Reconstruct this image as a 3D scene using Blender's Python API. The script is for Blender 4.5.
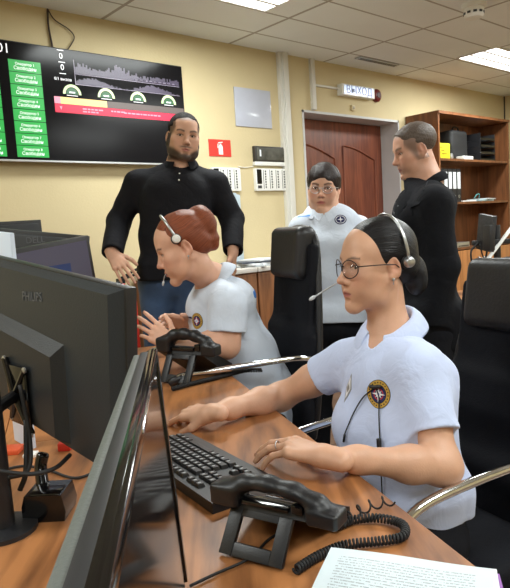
import bpy, bmesh, math, random
import numpy as np
from mathutils import Matrix, Vector

# ------------------------------------------------------------------ camera, world, exposure
SC = bpy.context.scene
for _o in list(bpy.data.objects):
    bpy.data.objects.remove(_o)
COL = SC.collection
FPX = 610.0
CAM = np.array([0.0, 0.0, 1.25])
M = np.array([[0.75058104, -0.65790093, -0.06159929],
              [-0.11723766, -0.04084756, -0.99226348],
              [0.65029488, 0.75199591, -0.10779017]])      # rows: camera right, down, forward
cam_d = bpy.data.cameras.new('camera')
cam_d.sensor_fit = 'HORIZONTAL'
cam_d.sensor_width = 36.0
cam_d.lens = 36.0 * FPX / 510.0
cam_d.clip_start = 0.02
cam = bpy.data.objects.new('camera', cam_d)
COL.objects.link(cam)
mw = Matrix.Identity(4)
for i in range(3):
    mw[i][0] = M[0][i]
    mw[i][1] = -M[1][i]
    mw[i][2] = -M[2][i]
    mw[i][3] = CAM[i]
cam.matrix_world = mw
SC.camera = cam
SC.view_settings.view_transform = 'Standard'
SC.view_settings.look = 'None'
SC.view_settings.exposure = 0.15
SC.view_settings.gamma = 1.0
SC.view_settings.use_curve_mapping = False
W = bpy.data.worlds.new('world')
SC.world = W
W.use_nodes = True
W.node_tree.nodes['Background'].inputs[0].default_value = (0.8, 0.9, 1.0, 1)
W.node_tree.nodes['Background'].inputs[1].default_value = 0.3
H_CEIL = 2.6
Y_BACK = 3.56
X_RIGHT = 7.13
X_LEFT = -2.4
Y_FRONT = -2.6
LAMP_W = 31.0        # watts of each ceiling lamp
LAMP_COL = (0.94, 1.0, 0.98)


# ------------------------------------------------------------------ geometry of the shot: pixel + depth -> place
def ray(x, y):
    return M.T @ np.array([(x - 255.0) / FPX, (y - 294.0) / FPX, 1.0])


def at(x, y, d):
    return CAM + ray(x, y) * d


def onY(x, y, Y=Y_BACK):
    r = ray(x, y)
    return CAM + r * ((Y - CAM[1]) / r[1])


def onZ(x, y, Z):
    r = ray(x, y)
    return CAM + r * ((Z - CAM[2]) / r[2])


CR = np.array([M[0][0], M[0][1], 0.0]); CR /= np.linalg.norm(CR)
CF = np.array([M[2][0], M[2][1], 0.0]); CF /= np.linalg.norm(CF)
UPV = np.array([0.0, 0.0, 1.0])


def face_dir(deg):
    """horizontal direction pointing image-left, turned by deg towards the viewer"""
    t = math.radians(deg)
    return -CR * math.cos(t) - CF * math.sin(t)


def frame(fwd, pitch=0.0, roll=0.0):
    """columns: right, forward, up of a body part looking along fwd (pitch down positive, degrees)"""
    f = np.array(fwd, float); f /= np.linalg.norm(f)
    r = np.cross(f, UPV); r /= np.linalg.norm(r)
    u = np.cross(r, f)
    p = math.radians(pitch)
    f2 = f * math.cos(p) - u * math.sin(p)
    u2 = u * math.cos(p) + f * math.sin(p)
    q = math.radians(roll)
    r3 = r * math.cos(q) + u2 * math.sin(q)
    u3 = u2 * math.cos(q) - r * math.sin(q)
    return np.stack([r3, f2, u3], 1)


# ------------------------------------------------------------------ object helpers
def tag(o, label=None, cat=None, group=None, kind=None):
    if label: o['label'] = label
    if cat: o['category'] = cat
    if group: o['group'] = group
    if kind: o['kind'] = kind
    return o


def empty(name, loc=(0, 0, 0), rot=(0, 0, 0)):
    o = bpy.data.objects.new(name, None)
    o.empty_display_size = 0.05
    COL.objects.link(o)
    o.location = loc
    o.rotation_euler = rot
    return o


def base_empty(name, loc, R=None):
    o = empty(name)
    m = Matrix.Identity(4)
    for i in range(3):
        for j in range(3):
            m[i][j] = (R[i][j] if R is not None else (1.0 if i == j else 0.0))
        m[i][3] = loc[i]
    o.matrix_world = m
    return o


def mesh_obj(name, verts, faces, mat=None, parent=None, smooth=True, cols=None, strand=None, slots=None):
    me = bpy.data.meshes.new(name)
    me.from_pydata([tuple(v) for v in verts], [], [tuple(f) for f in faces])
    me.validate()
    if smooth:
        me.polygons.foreach_set('use_smooth', [True] * len(me.polygons))
    for m_ in (mat if isinstance(mat, (list, tuple)) else [mat]):
        if m_: me.materials.append(m_)
    if slots is not None and len(slots) == len(me.polygons):
        me.polygons.foreach_set('material_index', slots)
    if cols is not None:
        a = me.color_attributes.new('Col', 'FLOAT_COLOR', 'POINT')
        c4 = np.ones((len(verts), 4), np.float32); c4[:, :3] = cols
        a.data.foreach_set('color', c4.ravel())
    if strand is not None:
        a = me.attributes.new('strand', 'FLOAT', 'POINT')
        a.data.foreach_set('value', np.asarray(strand, np.float32))
    me.update()
    o = bpy.data.objects.new(name, me)
    COL.objects.link(o)
    if parent is not None:
        o.parent = parent
    return o


def copy_tree(o, parent=None):
    c = o.copy(); COL.objects.link(c)
    if parent is not None: c.parent = parent
    for ch in list(o.children):
        copy_tree(ch, c)
    return c


class MB:
    """collects boxes, bars, tubes and lathes into one mesh"""
    def __init__(s): s.v = []; s.f = []; s.m = []; s.cur = 0

    def add(s, vs, fs):
        n = len(s.v)
        s.v += [tuple(float(c) for c in v) for v in vs]
        s.f += [tuple(n + i for i in f) for f in fs]
        s.m += [s.cur] * len(fs)
        return s

    def box(s, c, size, R=None, bev=0.0):
        """box centred at c; R columns = axes; bev = chamfer on all edges"""
        hx, hy, hz = [v / 2.0 for v in size]
        R = np.eye(3) if R is None else np.array(R)
        c = np.array(c, float)
        bev = min(bev, 0.49 * min(size)) if bev else 0
        if bev <= 0:
            vs = [c + R @ np.array([sx * hx, sy * hy, sz * hz]) for sx in (-1, 1) for sy in (-1, 1) for sz in (-1, 1)]
            fs = [(0, 1, 3, 2), (4, 6, 7, 5), (0, 4, 5, 1), (2, 3, 7, 6), (0, 2, 6, 4), (1, 5, 7, 3)]
            return s.add(vs, fs)
        bm = bmesh.new()
        bmesh.ops.create_cube(bm, size=1.0)
        for v in bm.verts: v.co = Vector((v.co.x * size[0], v.co.y * size[1], v.co.z * size[2]))
        bmesh.ops.bevel(bm, geom=list(bm.edges), offset=bev, segments=2, profile=0.6, affect='EDGES', clamp_overlap=True)
        bm.verts.ensure_lookup_table()
        vs = [c + R @ np.array(v.co) for v in bm.verts]
        fs = [[v.index for v in f.verts] for f in bm.faces]
        bm.free()
        return s.add(vs, fs)

    def bx(s, x0, x1, y0, y1, z0, z1, bev=0.0):
        return s.box(((x0 + x1) / 2, (y0 + y1) / 2, (z0 + z1) / 2), (abs(x1 - x0), abs(y1 - y0), abs(z1 - z0)), None, bev)

    def tube(s, pts, r, n=10, cap=True, flat=None):
        """tube along pts; r number or list; flat=(w,h) gives an elliptic section"""
        pts = [np.array(p, float) for p in pts]
        rs = r if isinstance(r, (list, tuple)) else [r] * len(pts)
        t0 = pts[1] - pts[0]; t0 /= np.linalg.norm(t0)
        a = np.array([0, 0, 1.0]) if abs(t0[2]) < 0.9 else np.array([1.0, 0, 0])
        nrm = np.cross(t0, a); nrm /= np.linalg.norm(nrm)
        vs = []; fs = []
        for i, p in enumerate(pts):
            if i == 0: t = pts[1] - pts[0]
            elif i == len(pts) - 1: t = pts[-1] - pts[-2]
            else: t = pts[i + 1] - pts[i - 1]
            t = t / (np.linalg.norm(t) + 1e-12)
            nrm = nrm - t * (nrm @ t); nrm /= (np.linalg.norm(nrm) + 1e-12)
            b = np.cross(t, nrm)
            for k in range(n):
                an = 2 * math.pi * k / n
                if flat: vs.append(p + (nrm * math.cos(an) * flat[0] + b * math.sin(an) * flat[1]) * rs[i])
                else: vs.append(p + (nrm * math.cos(an) + b * math.sin(an)) * rs[i])
        for i in range(len(pts) - 1):
            for k in range(n):
                k2 = (k + 1) % n
                fs.append((i * n + k, i * n + k2, (i + 1) * n + k2, (i + 1) * n + k))
        if cap:
            fs.append(tuple(reversed(range(n)))); fs.append(tuple((len(pts) - 1) * n + k for k in range(n)))
        return s.add(vs, fs)

    def lathe(s, prof, c=(0, 0, 0), R=None, n=24):
        """prof [(radius, z)] turned about local z"""
        R = np.eye(3) if R is None else np.array(R); c = np.array(c, float)
        vs = []; fs = []
        for (r, z) in prof:
            for k in range(n):
                an = 2 * math.pi * k / n
                vs.append(c + R @ np.array([r * math.cos(an), r * math.sin(an), z]))
        for i in range(len(prof) - 1):
            for k in range(n):
                k2 = (k + 1) % n
                fs.append((i * n + k, i * n + k2, (i + 1) * n + k2, (i + 1) * n + k))
        fs.append(tuple(reversed(range(n)))); fs.append(tuple((len(prof) - 1) * n + k for k in range(n)))
        return s.add(vs, fs)

    def prism(s, poly, z0, z1, c=(0, 0, 0), R=None):
        """extrude a 2D outline (counter-clockwise) from local z0 to z1"""
        R = np.eye(3) if R is None else np.array(R); c = np.array(c, float)
        n = len(poly)
        vs = [c + R @ np.array([p[0], p[1], z0]) for p in poly] + [c + R @ np.array([p[0], p[1], z1]) for p in poly]
        fs = [tuple(reversed(range(n))), tuple(range(n, 2 * n))]
        for k in range(n):
            k2 = (k + 1) % n
            fs.append((k, k2, n + k2, n + k))
        return s.add(vs, fs)

    def ball(s, c, r, n=12, R=None):
        R = np.eye(3) if R is None else np.array(R); c = np.array(c, float)
        r = np.array([r, r, r]) if not hasattr(r, '__len__') else np.array(r)
        vs = []; fs = []
        m = max(4, n // 2)
        for i in range(1, m):
            th = math.pi * i / m
            for k in range(n):
                an = 2 * math.pi * k / n
                vs.append(c + R @ (r * np.array([math.sin(th) * math.cos(an), math.sin(th) * math.sin(an), math.cos(th)])))
        for i in range(m - 2):
            for k in range(n):
                k2 = (k + 1) % n
                fs.append((i * n + k, (i + 1) * n + k, (i + 1) * n + k2, i * n + k2))
        vs += [c + R @ (r * np.array([0, 0, 1.0])), c + R @ (r * np.array([0, 0, -1.0]))]
        a, b = len(vs) - 2, len(vs) - 1
        for k in range(n):
            k2 = (k + 1) % n
            fs.append((a, k, k2)); fs.append((b, (m - 2) * n + k2, (m - 2) * n + k))
        return s.add(vs, fs)

    def build(s, name, mat, parent=None, smooth=False, auto=35):
        o = mesh_obj(name, s.v, s.f, mat, parent, smooth=True, slots=s.m if len(set(s.m)) > 1 else None)
        if not smooth:
            me = o.data
            bm = bmesh.new(); bm.from_mesh(me)
            lim = math.radians(auto)
            for e in bm.edges:
                if len(e.link_faces) == 2 and e.calc_face_angle(0) > lim: e.smooth = False
            bm.to_mesh(me); bm.free()
        return o


def spline(pts, n=8):
    """Catmull-Rom through pts"""
    P = [np.array(p, float) for p in pts]
    P = [2 * P[0] - P[1]] + P + [2 * P[-1] - P[-2]]
    out = []
    for i in range(1, len(P) - 2):
        for k in range(n):
            t = k / n
            a, b, c, d = P[i - 1], P[i], P[i + 1], P[i + 2]
            out.append(0.5 * (2 * b + (c - a) * t + (2 * a - 5 * b + 4 * c - d) * t * t + (3 * b - a - 3 * c + d) * t ** 3))
    out.append(P[-2])
    return out


FONT_V = {}


def text_mesh(mb, body, origin, ax, ay, size, depth=0.0006, align='CENTER'):
    """letters as flat solid shapes, added to mb; ax, ay unit vectors of the writing plane"""
    cu = bpy.data.curves.new('txt', 'FONT')
    cu.body = body; cu.size = size; cu.align_x = align; cu.align_y = 'CENTER'; cu.extrude = depth
    cu.resolution_u = 2
    o = bpy.data.objects.new('txt', cu); COL.objects.link(o)
    dg = bpy.context.evaluated_depsgraph_get(); dg.update()
    me = bpy.data.meshes.new_from_object(o.evaluated_get(dg))
    ax = np.array(ax, float); ay = np.array(ay, float); az = np.cross(ax, ay)
    vs = [np.array(origin) + ax * v.co.x + ay * v.co.y + az * (v.co.z + depth) for v in me.vertices]
    fs = [tuple(p.vertices) for p in me.polygons]
    mb.add(vs, fs)
    bpy.data.objects.remove(o); bpy.data.curves.remove(cu); bpy.data.meshes.remove(me)


# ------------------------------------------------------------------ materials
def lin(c):
    c = [v / 255.0 for v in c]
    return tuple((v / 12.92 if v <= 0.04045 else ((v + 0.055) / 1.055) ** 2.4) for v in c)


def mat(name, rgb, rough=0.5, metal=0.0, spec=0.5, noise=0.0, nscale=8.0, bump=0.0, bscale=60.0, emit=0.0,
        stretch=None, coat=0.0, trans=0.0, alpha=1.0, sss=0.0, attr=None):
    m = bpy.data.materials.new(name); m.use_nodes = True
    nt = m.node_tree; N = nt.nodes; L = nt.links
    b = N['Principled BSDF']
    col = (*lin(rgb), 1)
    b.inputs['Base Color'].default_value = col
    b.inputs['Roughness'].default_value = rough
    b.inputs['Metallic'].default_value = metal
    b.inputs['Specular IOR Level'].default_value = spec
    b.inputs['Coat Weight'].default_value = coat
    b.inputs['Transmission Weight'].default_value = trans
    b.inputs['Alpha'].default_value = alpha
    if sss:
        b.inputs['Subsurface Weight'].default_value = sss
        b.inputs['Subsurface Radius'].default_value = (0.012, 0.005, 0.003)
        b.inputs['Subsurface Scale'].default_value = 1.0
    if emit:
        b.inputs['Emission Color'].default_value = col
        b.inputs['Emission Strength'].default_value = emit
    tc = N.new('ShaderNodeTexCoord')
    vec = tc.outputs['Object']
    if stretch:
        mp = N.new('ShaderNodeMapping'); mp.inputs['Scale'].default_value = stretch
        L.new(vec, mp.inputs['Vector']); vec = mp.outputs['Vector']
    src = None
    if attr:
        at_ = N.new('ShaderNodeAttribute'); at_.attribute_name = attr
        src = at_.outputs['Color']
    if noise > 0:
        nz = N.new('ShaderNodeTexNoise'); nz.inputs['Scale'].default_value = nscale; nz.inputs['Detail'].default_value = 6
        L.new(vec, nz.inputs['Vector'])
        mr = N.new('ShaderNodeMapRange'); mr.inputs['From Min'].default_value = 0.3; mr.inputs['From Max'].default_value = 0.7
        mr.inputs['To Min'].default_value = 1 - noise; mr.inputs['To Max'].default_value = 1 + noise
        L.new(nz.outputs['Fac'], mr.inputs['Value'])
        mx = N.new('ShaderNodeVectorMath'); mx.operation = 'MULTIPLY'
        if src is not None: L.new(src, mx.inputs[0])
        else: mx.inputs[0].default_value = col[:3]
        L.new(mr.outputs['Result'], mx.inputs[1])
        src = mx.outputs[0]
    if src is not None:
        L.new(src, b.inputs['Base Color'])
    if bump > 0:
        nz = N.new('ShaderNodeTexNoise'); nz.inputs['Scale'].default_value = bscale; nz.inputs['Detail'].default_value = 4
        L.new(vec, nz.inputs['Vector'])
        bp = N.new('ShaderNodeBump'); bp.inputs['Strength'].default_value = bump; bp.inputs['Distance'].default_value = 0.01
        L.new(nz.outputs['Fac'], bp.inputs['Height'])
        L.new(bp.outputs['Normal'], b.inputs['Normal'])
    return m


def wood(name, dark, light, scale=1.0, axis=(1, 0, 0), rough=0.4, ring=9.0, spec=0.5, rot=0.0):
    """grain running along local axis"""
    m = bpy.data.materials.new(name); m.use_nodes = True
    nt = m.node_tree; N = nt.nodes; L = nt.links
    b = N['Principled BSDF']; b.inputs['Roughness'].default_value = rough; b.inputs['Specular IOR Level'].default_value = spec
    tc = N.new('ShaderNodeTexCoord')
    mr0 = N.new('ShaderNodeMapping'); mr0.inputs['Rotation'].default_value = (0, 0, rot)
    L.new(tc.outputs['Object'], mr0.inputs['Vector'])
    mp = N.new('ShaderNodeMapping')
    mp.inputs['Scale'].default_value = tuple((0.12 if a else 1.0) * scale for a in axis)
    L.new(mr0.outputs['Vector'], mp.inputs['Vector'])
    n1 = N.new('ShaderNodeTexNoise'); n1.inputs['Scale'].default_value = ring; n1.inputs['Detail'].default_value = 3; n1.inputs['Distortion'].default_value = 0.8
    n2 = N.new('ShaderNodeTexNoise'); n2.inputs['Scale'].default_value = ring * 9; n2.inputs['Detail'].default_value = 5
    L.new(mp.outputs['Vector'], n1.inputs['Vector']); L.new(mp.outputs['Vector'], n2.inputs['Vector'])
    mm = N.new('ShaderNodeMath'); mm.operation = 'MULTIPLY'; mm.inputs[1].default_value = 5.0
    L.new(n1.outputs['Fac'], mm.inputs[0])
    fr = N.new('ShaderNodeMath'); fr.operation = 'PINGPONG'; fr.inputs[1].default_value = 0.5
    L.new(mm.outputs[0], fr.inputs[0])
    ad = N.new('ShaderNodeMath'); ad.operation = 'ADD'
    L.new(fr.outputs[0], ad.inputs[0]); L.new(n2.outputs['Fac'], ad.inputs[1])
    cr = N.new('ShaderNodeValToRGB')
    cr.color_ramp.elements[0].position = 0.35; cr.color_ramp.elements[0].color = (*lin(dark), 1)
    cr.color_ramp.elements[1].position = 0.95; cr.color_ramp.elements[1].color = (*lin(light), 1)
    L.new(ad.outputs[0], cr.inputs['Fac']); L.new(cr.outputs['Color'], b.inputs['Base Color'])
    return m


def glass(name, rgb=(255, 255, 255), fac=0.1, rough=0.03):
    """thin clear sheet: mostly see-through with a mirror gloss"""
    m = bpy.data.materials.new(name); m.use_nodes = True
    nt = m.node_tree; N = nt.nodes; L = nt.links
    N.remove(N['Principled BSDF'])
    out = N['Material Output']
    t = N.new('ShaderNodeBsdfTransparent'); t.inputs[0].default_value = (*lin(rgb), 1)
    g = N.new('ShaderNodeBsdfGlossy'); g.inputs['Roughness'].default_value = rough
    mx = N.new('ShaderNodeMixShader'); mx.inputs[0].default_value = fac
    L.new(t.outputs[0], mx.inputs[1]); L.new(g.outputs[0], mx.inputs[2]); L.new(mx.outputs[0], out.inputs['Surface'])
    return m


random.seed(7)
MT = {}
MT['black_plastic'] = mat('black_plastic', (28, 28, 31), 0.42, bump=0.08, bscale=400)
MT['gloss_black'] = mat('gloss_black', (12, 12, 14), 0.12)
MT['dark_grey'] = mat('dark_grey', (52, 53, 55), 0.5, bump=0.08, bscale=300)
MT['screen_black'] = mat('screen_black', (10, 10, 12), 0.12, spec=0.6)
MT['chrome'] = mat('chrome', (225, 228, 232), 0.12, 1.0)
MT['silver'] = mat('silver', (190, 192, 195), 0.3, 0.9)
MT['white_plastic'] = mat('white_plastic', (232, 232, 228), 0.45)
MT['grey_plastic'] = mat('grey_plastic', (190, 196, 202), 0.5)
MT['paper'] = mat('paper', (232, 236, 240), 0.8, noise=0.03, nscale=20)
MT['rubber'] = mat('rubber', (20, 20, 22), 0.65)
MT['red'] = mat('red', (205, 50, 38), 0.45)
# ------------------------------------------------------------------ the room
M_WALL = mat('cream_wall_paint', (206, 190, 150), 0.75, noise=0.03, nscale=3, bump=0.12, bscale=90)
M_TRIM = mat('duct_plastic', (214, 212, 204), 0.5)
M_JAMB = mat('grey_white_jamb_paint', (200, 200, 202), 0.6, noise=0.04, nscale=6)
M_DOOR = wood('red_brown_door', (96, 48, 34), (132, 72, 50), 1.0, (0, 0, 1), 0.4, 6)

# door opening in the back wall
DXL, DXR, DZT = 3.705, 5.03, 2.185
wb = MB()
wb.bx(X_LEFT - 0.3, DXL, Y_BACK, Y_BACK + 0.34, 0, H_CEIL)
wb.bx(DXR, X_RIGHT + 0.3, Y_BACK, Y_BACK + 0.34, 0, H_CEIL)
wb.bx(DXL, DXR, Y_BACK, Y_BACK + 0.34, DZT, H_CEIL)
tag(wb.build('wall_back', M_WALL), kind='structure')
tag(MB().bx(X_RIGHT, X_RIGHT + 0.2, Y_FRONT, Y_BACK, 0, H_CEIL).build('wall_right', M_WALL), kind='structure')
tag(MB().bx(X_LEFT - 0.2, X_LEFT, Y_FRONT, Y_BACK, 0, H_CEIL).build('wall_left', M_WALL), kind='structure')
tag(MB().bx(X_LEFT - 0.2, X_RIGHT + 0.2, Y_FRONT - 0.2, Y_FRONT, 0, H_CEIL).build('wall_front', M_WALL), kind='structure')

# floor: grey-brown laminate planks
mf = bpy.data.materials.new('laminate_floor'); mf.use_nodes = True
nt = mf.node_tree; N = nt.nodes; L = nt.links; b = N['Principled BSDF']; b.inputs['Roughness'].default_value = 0.35
tc = N.new('ShaderNodeTexCoord'); br = N.new('ShaderNodeTexBrick')
br.inputs['Color1'].default_value = (*lin((112, 90, 74)), 1); br.inputs['Color2'].default_value = (*lin((88, 70, 58)), 1)
br.inputs['Mortar'].default_value = (*lin((50, 40, 34)), 1)
br.inputs['Scale'].default_value = 1.0; br.inputs['Mortar Size'].default_value = 0.003; br.inputs['Brick Width'].default_value = 1.2
br.inputs['Row Height'].default_value = 0.19
L.new(tc.outputs['Object'], br.inputs['Vector'])
mp = N.new('ShaderNodeMapping'); mp.inputs['Scale'].default_value = (2, 14, 1); L.new(tc.outputs['Object'], mp.inputs['Vector'])
nz = N.new('ShaderNodeTexNoise'); nz.inputs['Scale'].default_value = 3; nz.inputs['Detail'].default_value = 7; L.new(mp.outputs[0], nz.inputs['Vector'])
mr = N.new('ShaderNodeMapRange'); mr.inputs['To Min'].default_value = 0.55; mr.inputs['To Max'].default_value = 1.45; L.new(nz.outputs['Fac'], mr.inputs[0])
mx = N.new('ShaderNodeVectorMath'); mx.operation = 'MULTIPLY'; L.new(br.outputs['Color'], mx.inputs[0]); L.new(mr.outputs[0], mx.inputs[1])
L.new(mx.outputs[0], b.inputs['Base Color'])
tag(MB().bx(X_LEFT - 0.3, X_RIGHT + 0.3, Y_FRONT - 0.3, Y_BACK + 0.4, -0.1, 0).build('floor', mf), kind='structure')

# ceiling: mineral tiles in a grid
TX0, TXS, TY0, TYS = 1.96, 1.02, 3.28, 0.345
mc = bpy.data.materials.new('ceiling_tiles'); mc.use_nodes = True
nt = mc.node_tree; N = nt.nodes; L = nt.links; b = N['Principled BSDF']; b.inputs['Roughness'].default_value = 0.85
tc = N.new('ShaderNodeTexCoord'); sx = N.new('ShaderNodeSeparateXYZ'); L.new(tc.outputs['Object'], sx.inputs[0])


def grid_line(out, off, step, w):
    a = N.new('ShaderNodeMath'); a.operation = 'SUBTRACT'; a.inputs[1].default_value = off - 100 * step; L.new(out, a.inputs[0])
    q = N.new('ShaderNodeMath'); q.operation = 'PINGPONG'; q.inputs[1].default_value = step / 2; L.new(a.outputs[0], q.inputs[0])
    l = N.new('ShaderNodeMath'); l.operation = 'LESS_THAN'; l.inputs[1].default_value = w; L.new(q.outputs[0], l.inputs[0])
    return l.outputs[0]


g1 = grid_line(sx.outputs[0], TX0, TXS, 0.012); g2 = grid_line(sx.outputs[1], TY0, TYS, 0.008)
mxm = N.new('ShaderNodeMath'); mxm.operation = 'MAXIMUM'; L.new(g1, mxm.inputs[0]); L.new(g2, mxm.inputs[1])
n1 = N.new('ShaderNodeTexNoise'); n1.inputs['Scale'].default_value = 180; L.new(tc.outputs['Object'], n1.inputs['Vector'])
n2 = N.new('ShaderNodeTexNoise'); n2.inputs['Scale'].default_value = 1.6; n2.inputs['Detail'].default_value = 3; L.new(tc.outputs['Object'], n2.inputs['Vector'])
ad = N.new('ShaderNodeMath'); ad.operation = 'MULTIPLY'; L.new(n1.outputs['Fac'], ad.inputs[0]); L.new(n2.outputs['Fac'], ad.inputs[1])
cr = N.new('ShaderNodeValToRGB')
cr.color_ramp.elements[0].position = 0.08; cr.color_ramp.elements[0].color = (*lin((226, 230, 228)), 1)
cr.color_ramp.elements[1].position = 0.4; cr.color_ramp.elements[1].color = (*lin((240, 244, 244)), 1)
L.new(ad.outputs[0], cr.inputs[0])
mix = N.new('ShaderNodeMix'); mix.data_type = 'RGBA'; L.new(mxm.outputs[0], mix.inputs['Factor']); L.new(cr.outputs[0], mix.inputs['A'])
mix.inputs['B'].default_value = (*lin((172, 168, 160)), 1)
L.new(mix.outputs['Result'], b.inputs['Base Color'])
tag(MB().bx(X_LEFT - 0.3, X_RIGHT + 0.3, Y_FRONT - 0.3, Y_BACK + 0.4, H_CEIL, H_CEIL + 0.1).build('ceiling', mc), kind='structure')

# white cable ducts running down the back wall
d1 = MB(); d1.bx(3.445, 3.475, Y_BACK - 0.035, Y_BACK, 0, H_CEIL, 0.003); d1.bx(3.475, 3.53, Y_BACK - 0.05, Y_BACK, 0, H_CEIL, 0.003)
tag(d1.build('trim_1', M_TRIM), kind='structure')
d2 = MB(); d2.bx(3.815, 3.858, Y_BACK - 0.03, Y_BACK, DZT + 0.005, H_CEIL, 0.003); d2.bx(3.858, 4.17, Y_BACK - 0.018, Y_BACK, 2.385, 2.402, 0.002)
tag(d2.build('trim_2', M_TRIM), kind='structure')
tag(MB().bx(X_LEFT, DXL, Y_BACK - 0.015, Y_BACK, 0, 0.07, 0.003).build('baseboard_back', M_TRIM), kind='structure')
tag(MB().bx(X_RIGHT - 0.012, X_RIGHT, Y_BACK - 0.012, Y_BACK, 0, H_CEIL, 0.003).build('trim_3', mat('corner_cable', (60, 50, 42), 0.6)), kind='structure')

# door set deep in the opening, with a plain panel moulding
dr = empty('door_1', ((DXL + DXR) / 2, Y_BACK + 0.2, 0)); tag(dr, kind='structure')
jm = MB()
for (a, b_) in ((DXL, DXL + 0.02), (DXR - 0.02, DXR)):
    jm.bx(a - dr.location.x, b_ - dr.location.x, -0.205, 0.13, 0, DZT)
jm.bx(DXL - dr.location.x, DXR - dr.location.x, -0.205, 0.13, DZT - 0.02, DZT)
jm.build('door_jamb', M_JAMB, dr)
dl = MB(); w2 = (DXR - DXL) / 2 - 0.022
dl.bx(-w2, w2, 0.0, 0.04, 0.01, DZT - 0.025)
lf = dl.build('door_leaf', M_DOOR, dr)
for (x0, x1) in ((-w2 + 0.12, -0.06), (0.06, w2 - 0.12)):
    for (z0, z1, arch) in ((0.2, 0.9, 0), (1.02, 1.95, 1)):
        pts = [(x0, -0.004, z0), (x1, -0.004, z0), (x1, -0.004, z1 - 0.12 * arch)]
        if arch:
            sgn = 1 if x0 < 0 else -1
            for k in range(1, 8):
                t = k / 8
                pts.append((x1 + (x0 - x1) * t, -0.004, z1 - 0.12 + 0.12 * math.sin(t * math.pi / 2 if sgn < 0 else t * math.pi / 2)))
        pts.append((x0, -0.004, z1))
        pts.append(pts[0])
        MB().tube(pts, 0.009, 8).build('panel_moulding', M_DOOR, lf)
hn = MB(); hn.box((w2 - 0.07, -0.01, 1.0), (0.04, 0.02, 0.2), None, 0.004); hn.tube([(w2 - 0.07, -0.02, 1.04), (w2 - 0.07, -0.05, 1.04), (w2 - 0.18, -0.05, 1.04)], 0.009)
hn.build('door_handle', MT['silver'], lf)

# ------------------------------------------------------------------ ceiling lamps
M_DIFF = mat('lamp_diffuser', (255, 255, 252), 0.4, emit=6.0)
M_LAMPF = mat('lamp_frame', (235, 235, 232), 0.4)


def ceiling_lamp(x, y, wx, wy, label):
    r = empty('ceiling_lamp', (x, y, H_CEIL))
    tag(r, label, 'ceiling lamp', 'recessed fluorescent lamps in the tile ceiling')
    f = MB(); t = 0.015
    f.bx(-wx / 2, wx / 2, -wy / 2, -wy / 2 + t, -0.012, -0.001); f.bx(-wx / 2, wx / 2, wy / 2 - t, wy / 2, -0.012, -0.001)
    f.bx(-wx / 2, -wx / 2 + t, -wy / 2 + t, wy / 2 - t, -0.012, -0.001); f.bx(wx / 2 - t, wx / 2, -wy / 2 + t, wy / 2 - t, -0.012, -0.001)
    f.build('lamp_frame', M_LAMPF, r)
    for k in range(3):
        yy = -wy / 2 + wy * (k + 0.5) / 3
        MB().bx(-wx / 2 + t, wx / 2 - t, yy - wy / 6 + 0.012, yy + wy / 6 - 0.012, -0.006, -0.002).build('lamp_tube', M_DIFF, r)
    for k in range(2):
        yy = -wy / 2 + wy * (k + 1) / 3
        MB().bx(-wx / 2 + t, wx / 2 - t, yy - 0.012, yy + 0.012, -0.012, -0.002).build('reflector_bar', M_LAMPF, r)
    ld = bpy.data.lights.new('lamp_light', 'AREA'); ld.shape = 'RECTANGLE'; ld.size = wx; ld.size_y = wy
    ld.energy = LAMP_W; ld.color = LAMP_COL
    lo = bpy.data.objects.new('lamp_light', ld); COL.objects.link(lo); lo.parent = r; lo.location = (0, 0, -0.03)
    return r


ceiling_lamp(2.27, 2.72, 0.95, 0.38, 'fluorescent ceiling lamp at the top edge above the bearded man')
ceiling_lamp(5.46, 2.71, 1.0, 0.37, 'fluorescent ceiling lamp above the bookcase beside the smoke detector')
for (x, y) in ((-0.9, 2.0), (-0.9, -0.6), (1.53, -0.6), (3.8, -0.6), (3.5, 1.1), (6.1, 0.2)):
    ceiling_lamp(x, y, 0.95, 0.62, 'fluorescent ceiling lamp out of frame')
# ------------------------------------------------------------------ smooth bodies: blended rounded shapes turned into one surface
def smin(a, b, k):
    h = np.clip(0.5 + 0.5 * (b - a) / k, 0, 1)
    return b + (a - b) * h - k * h * (1 - h)


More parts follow.
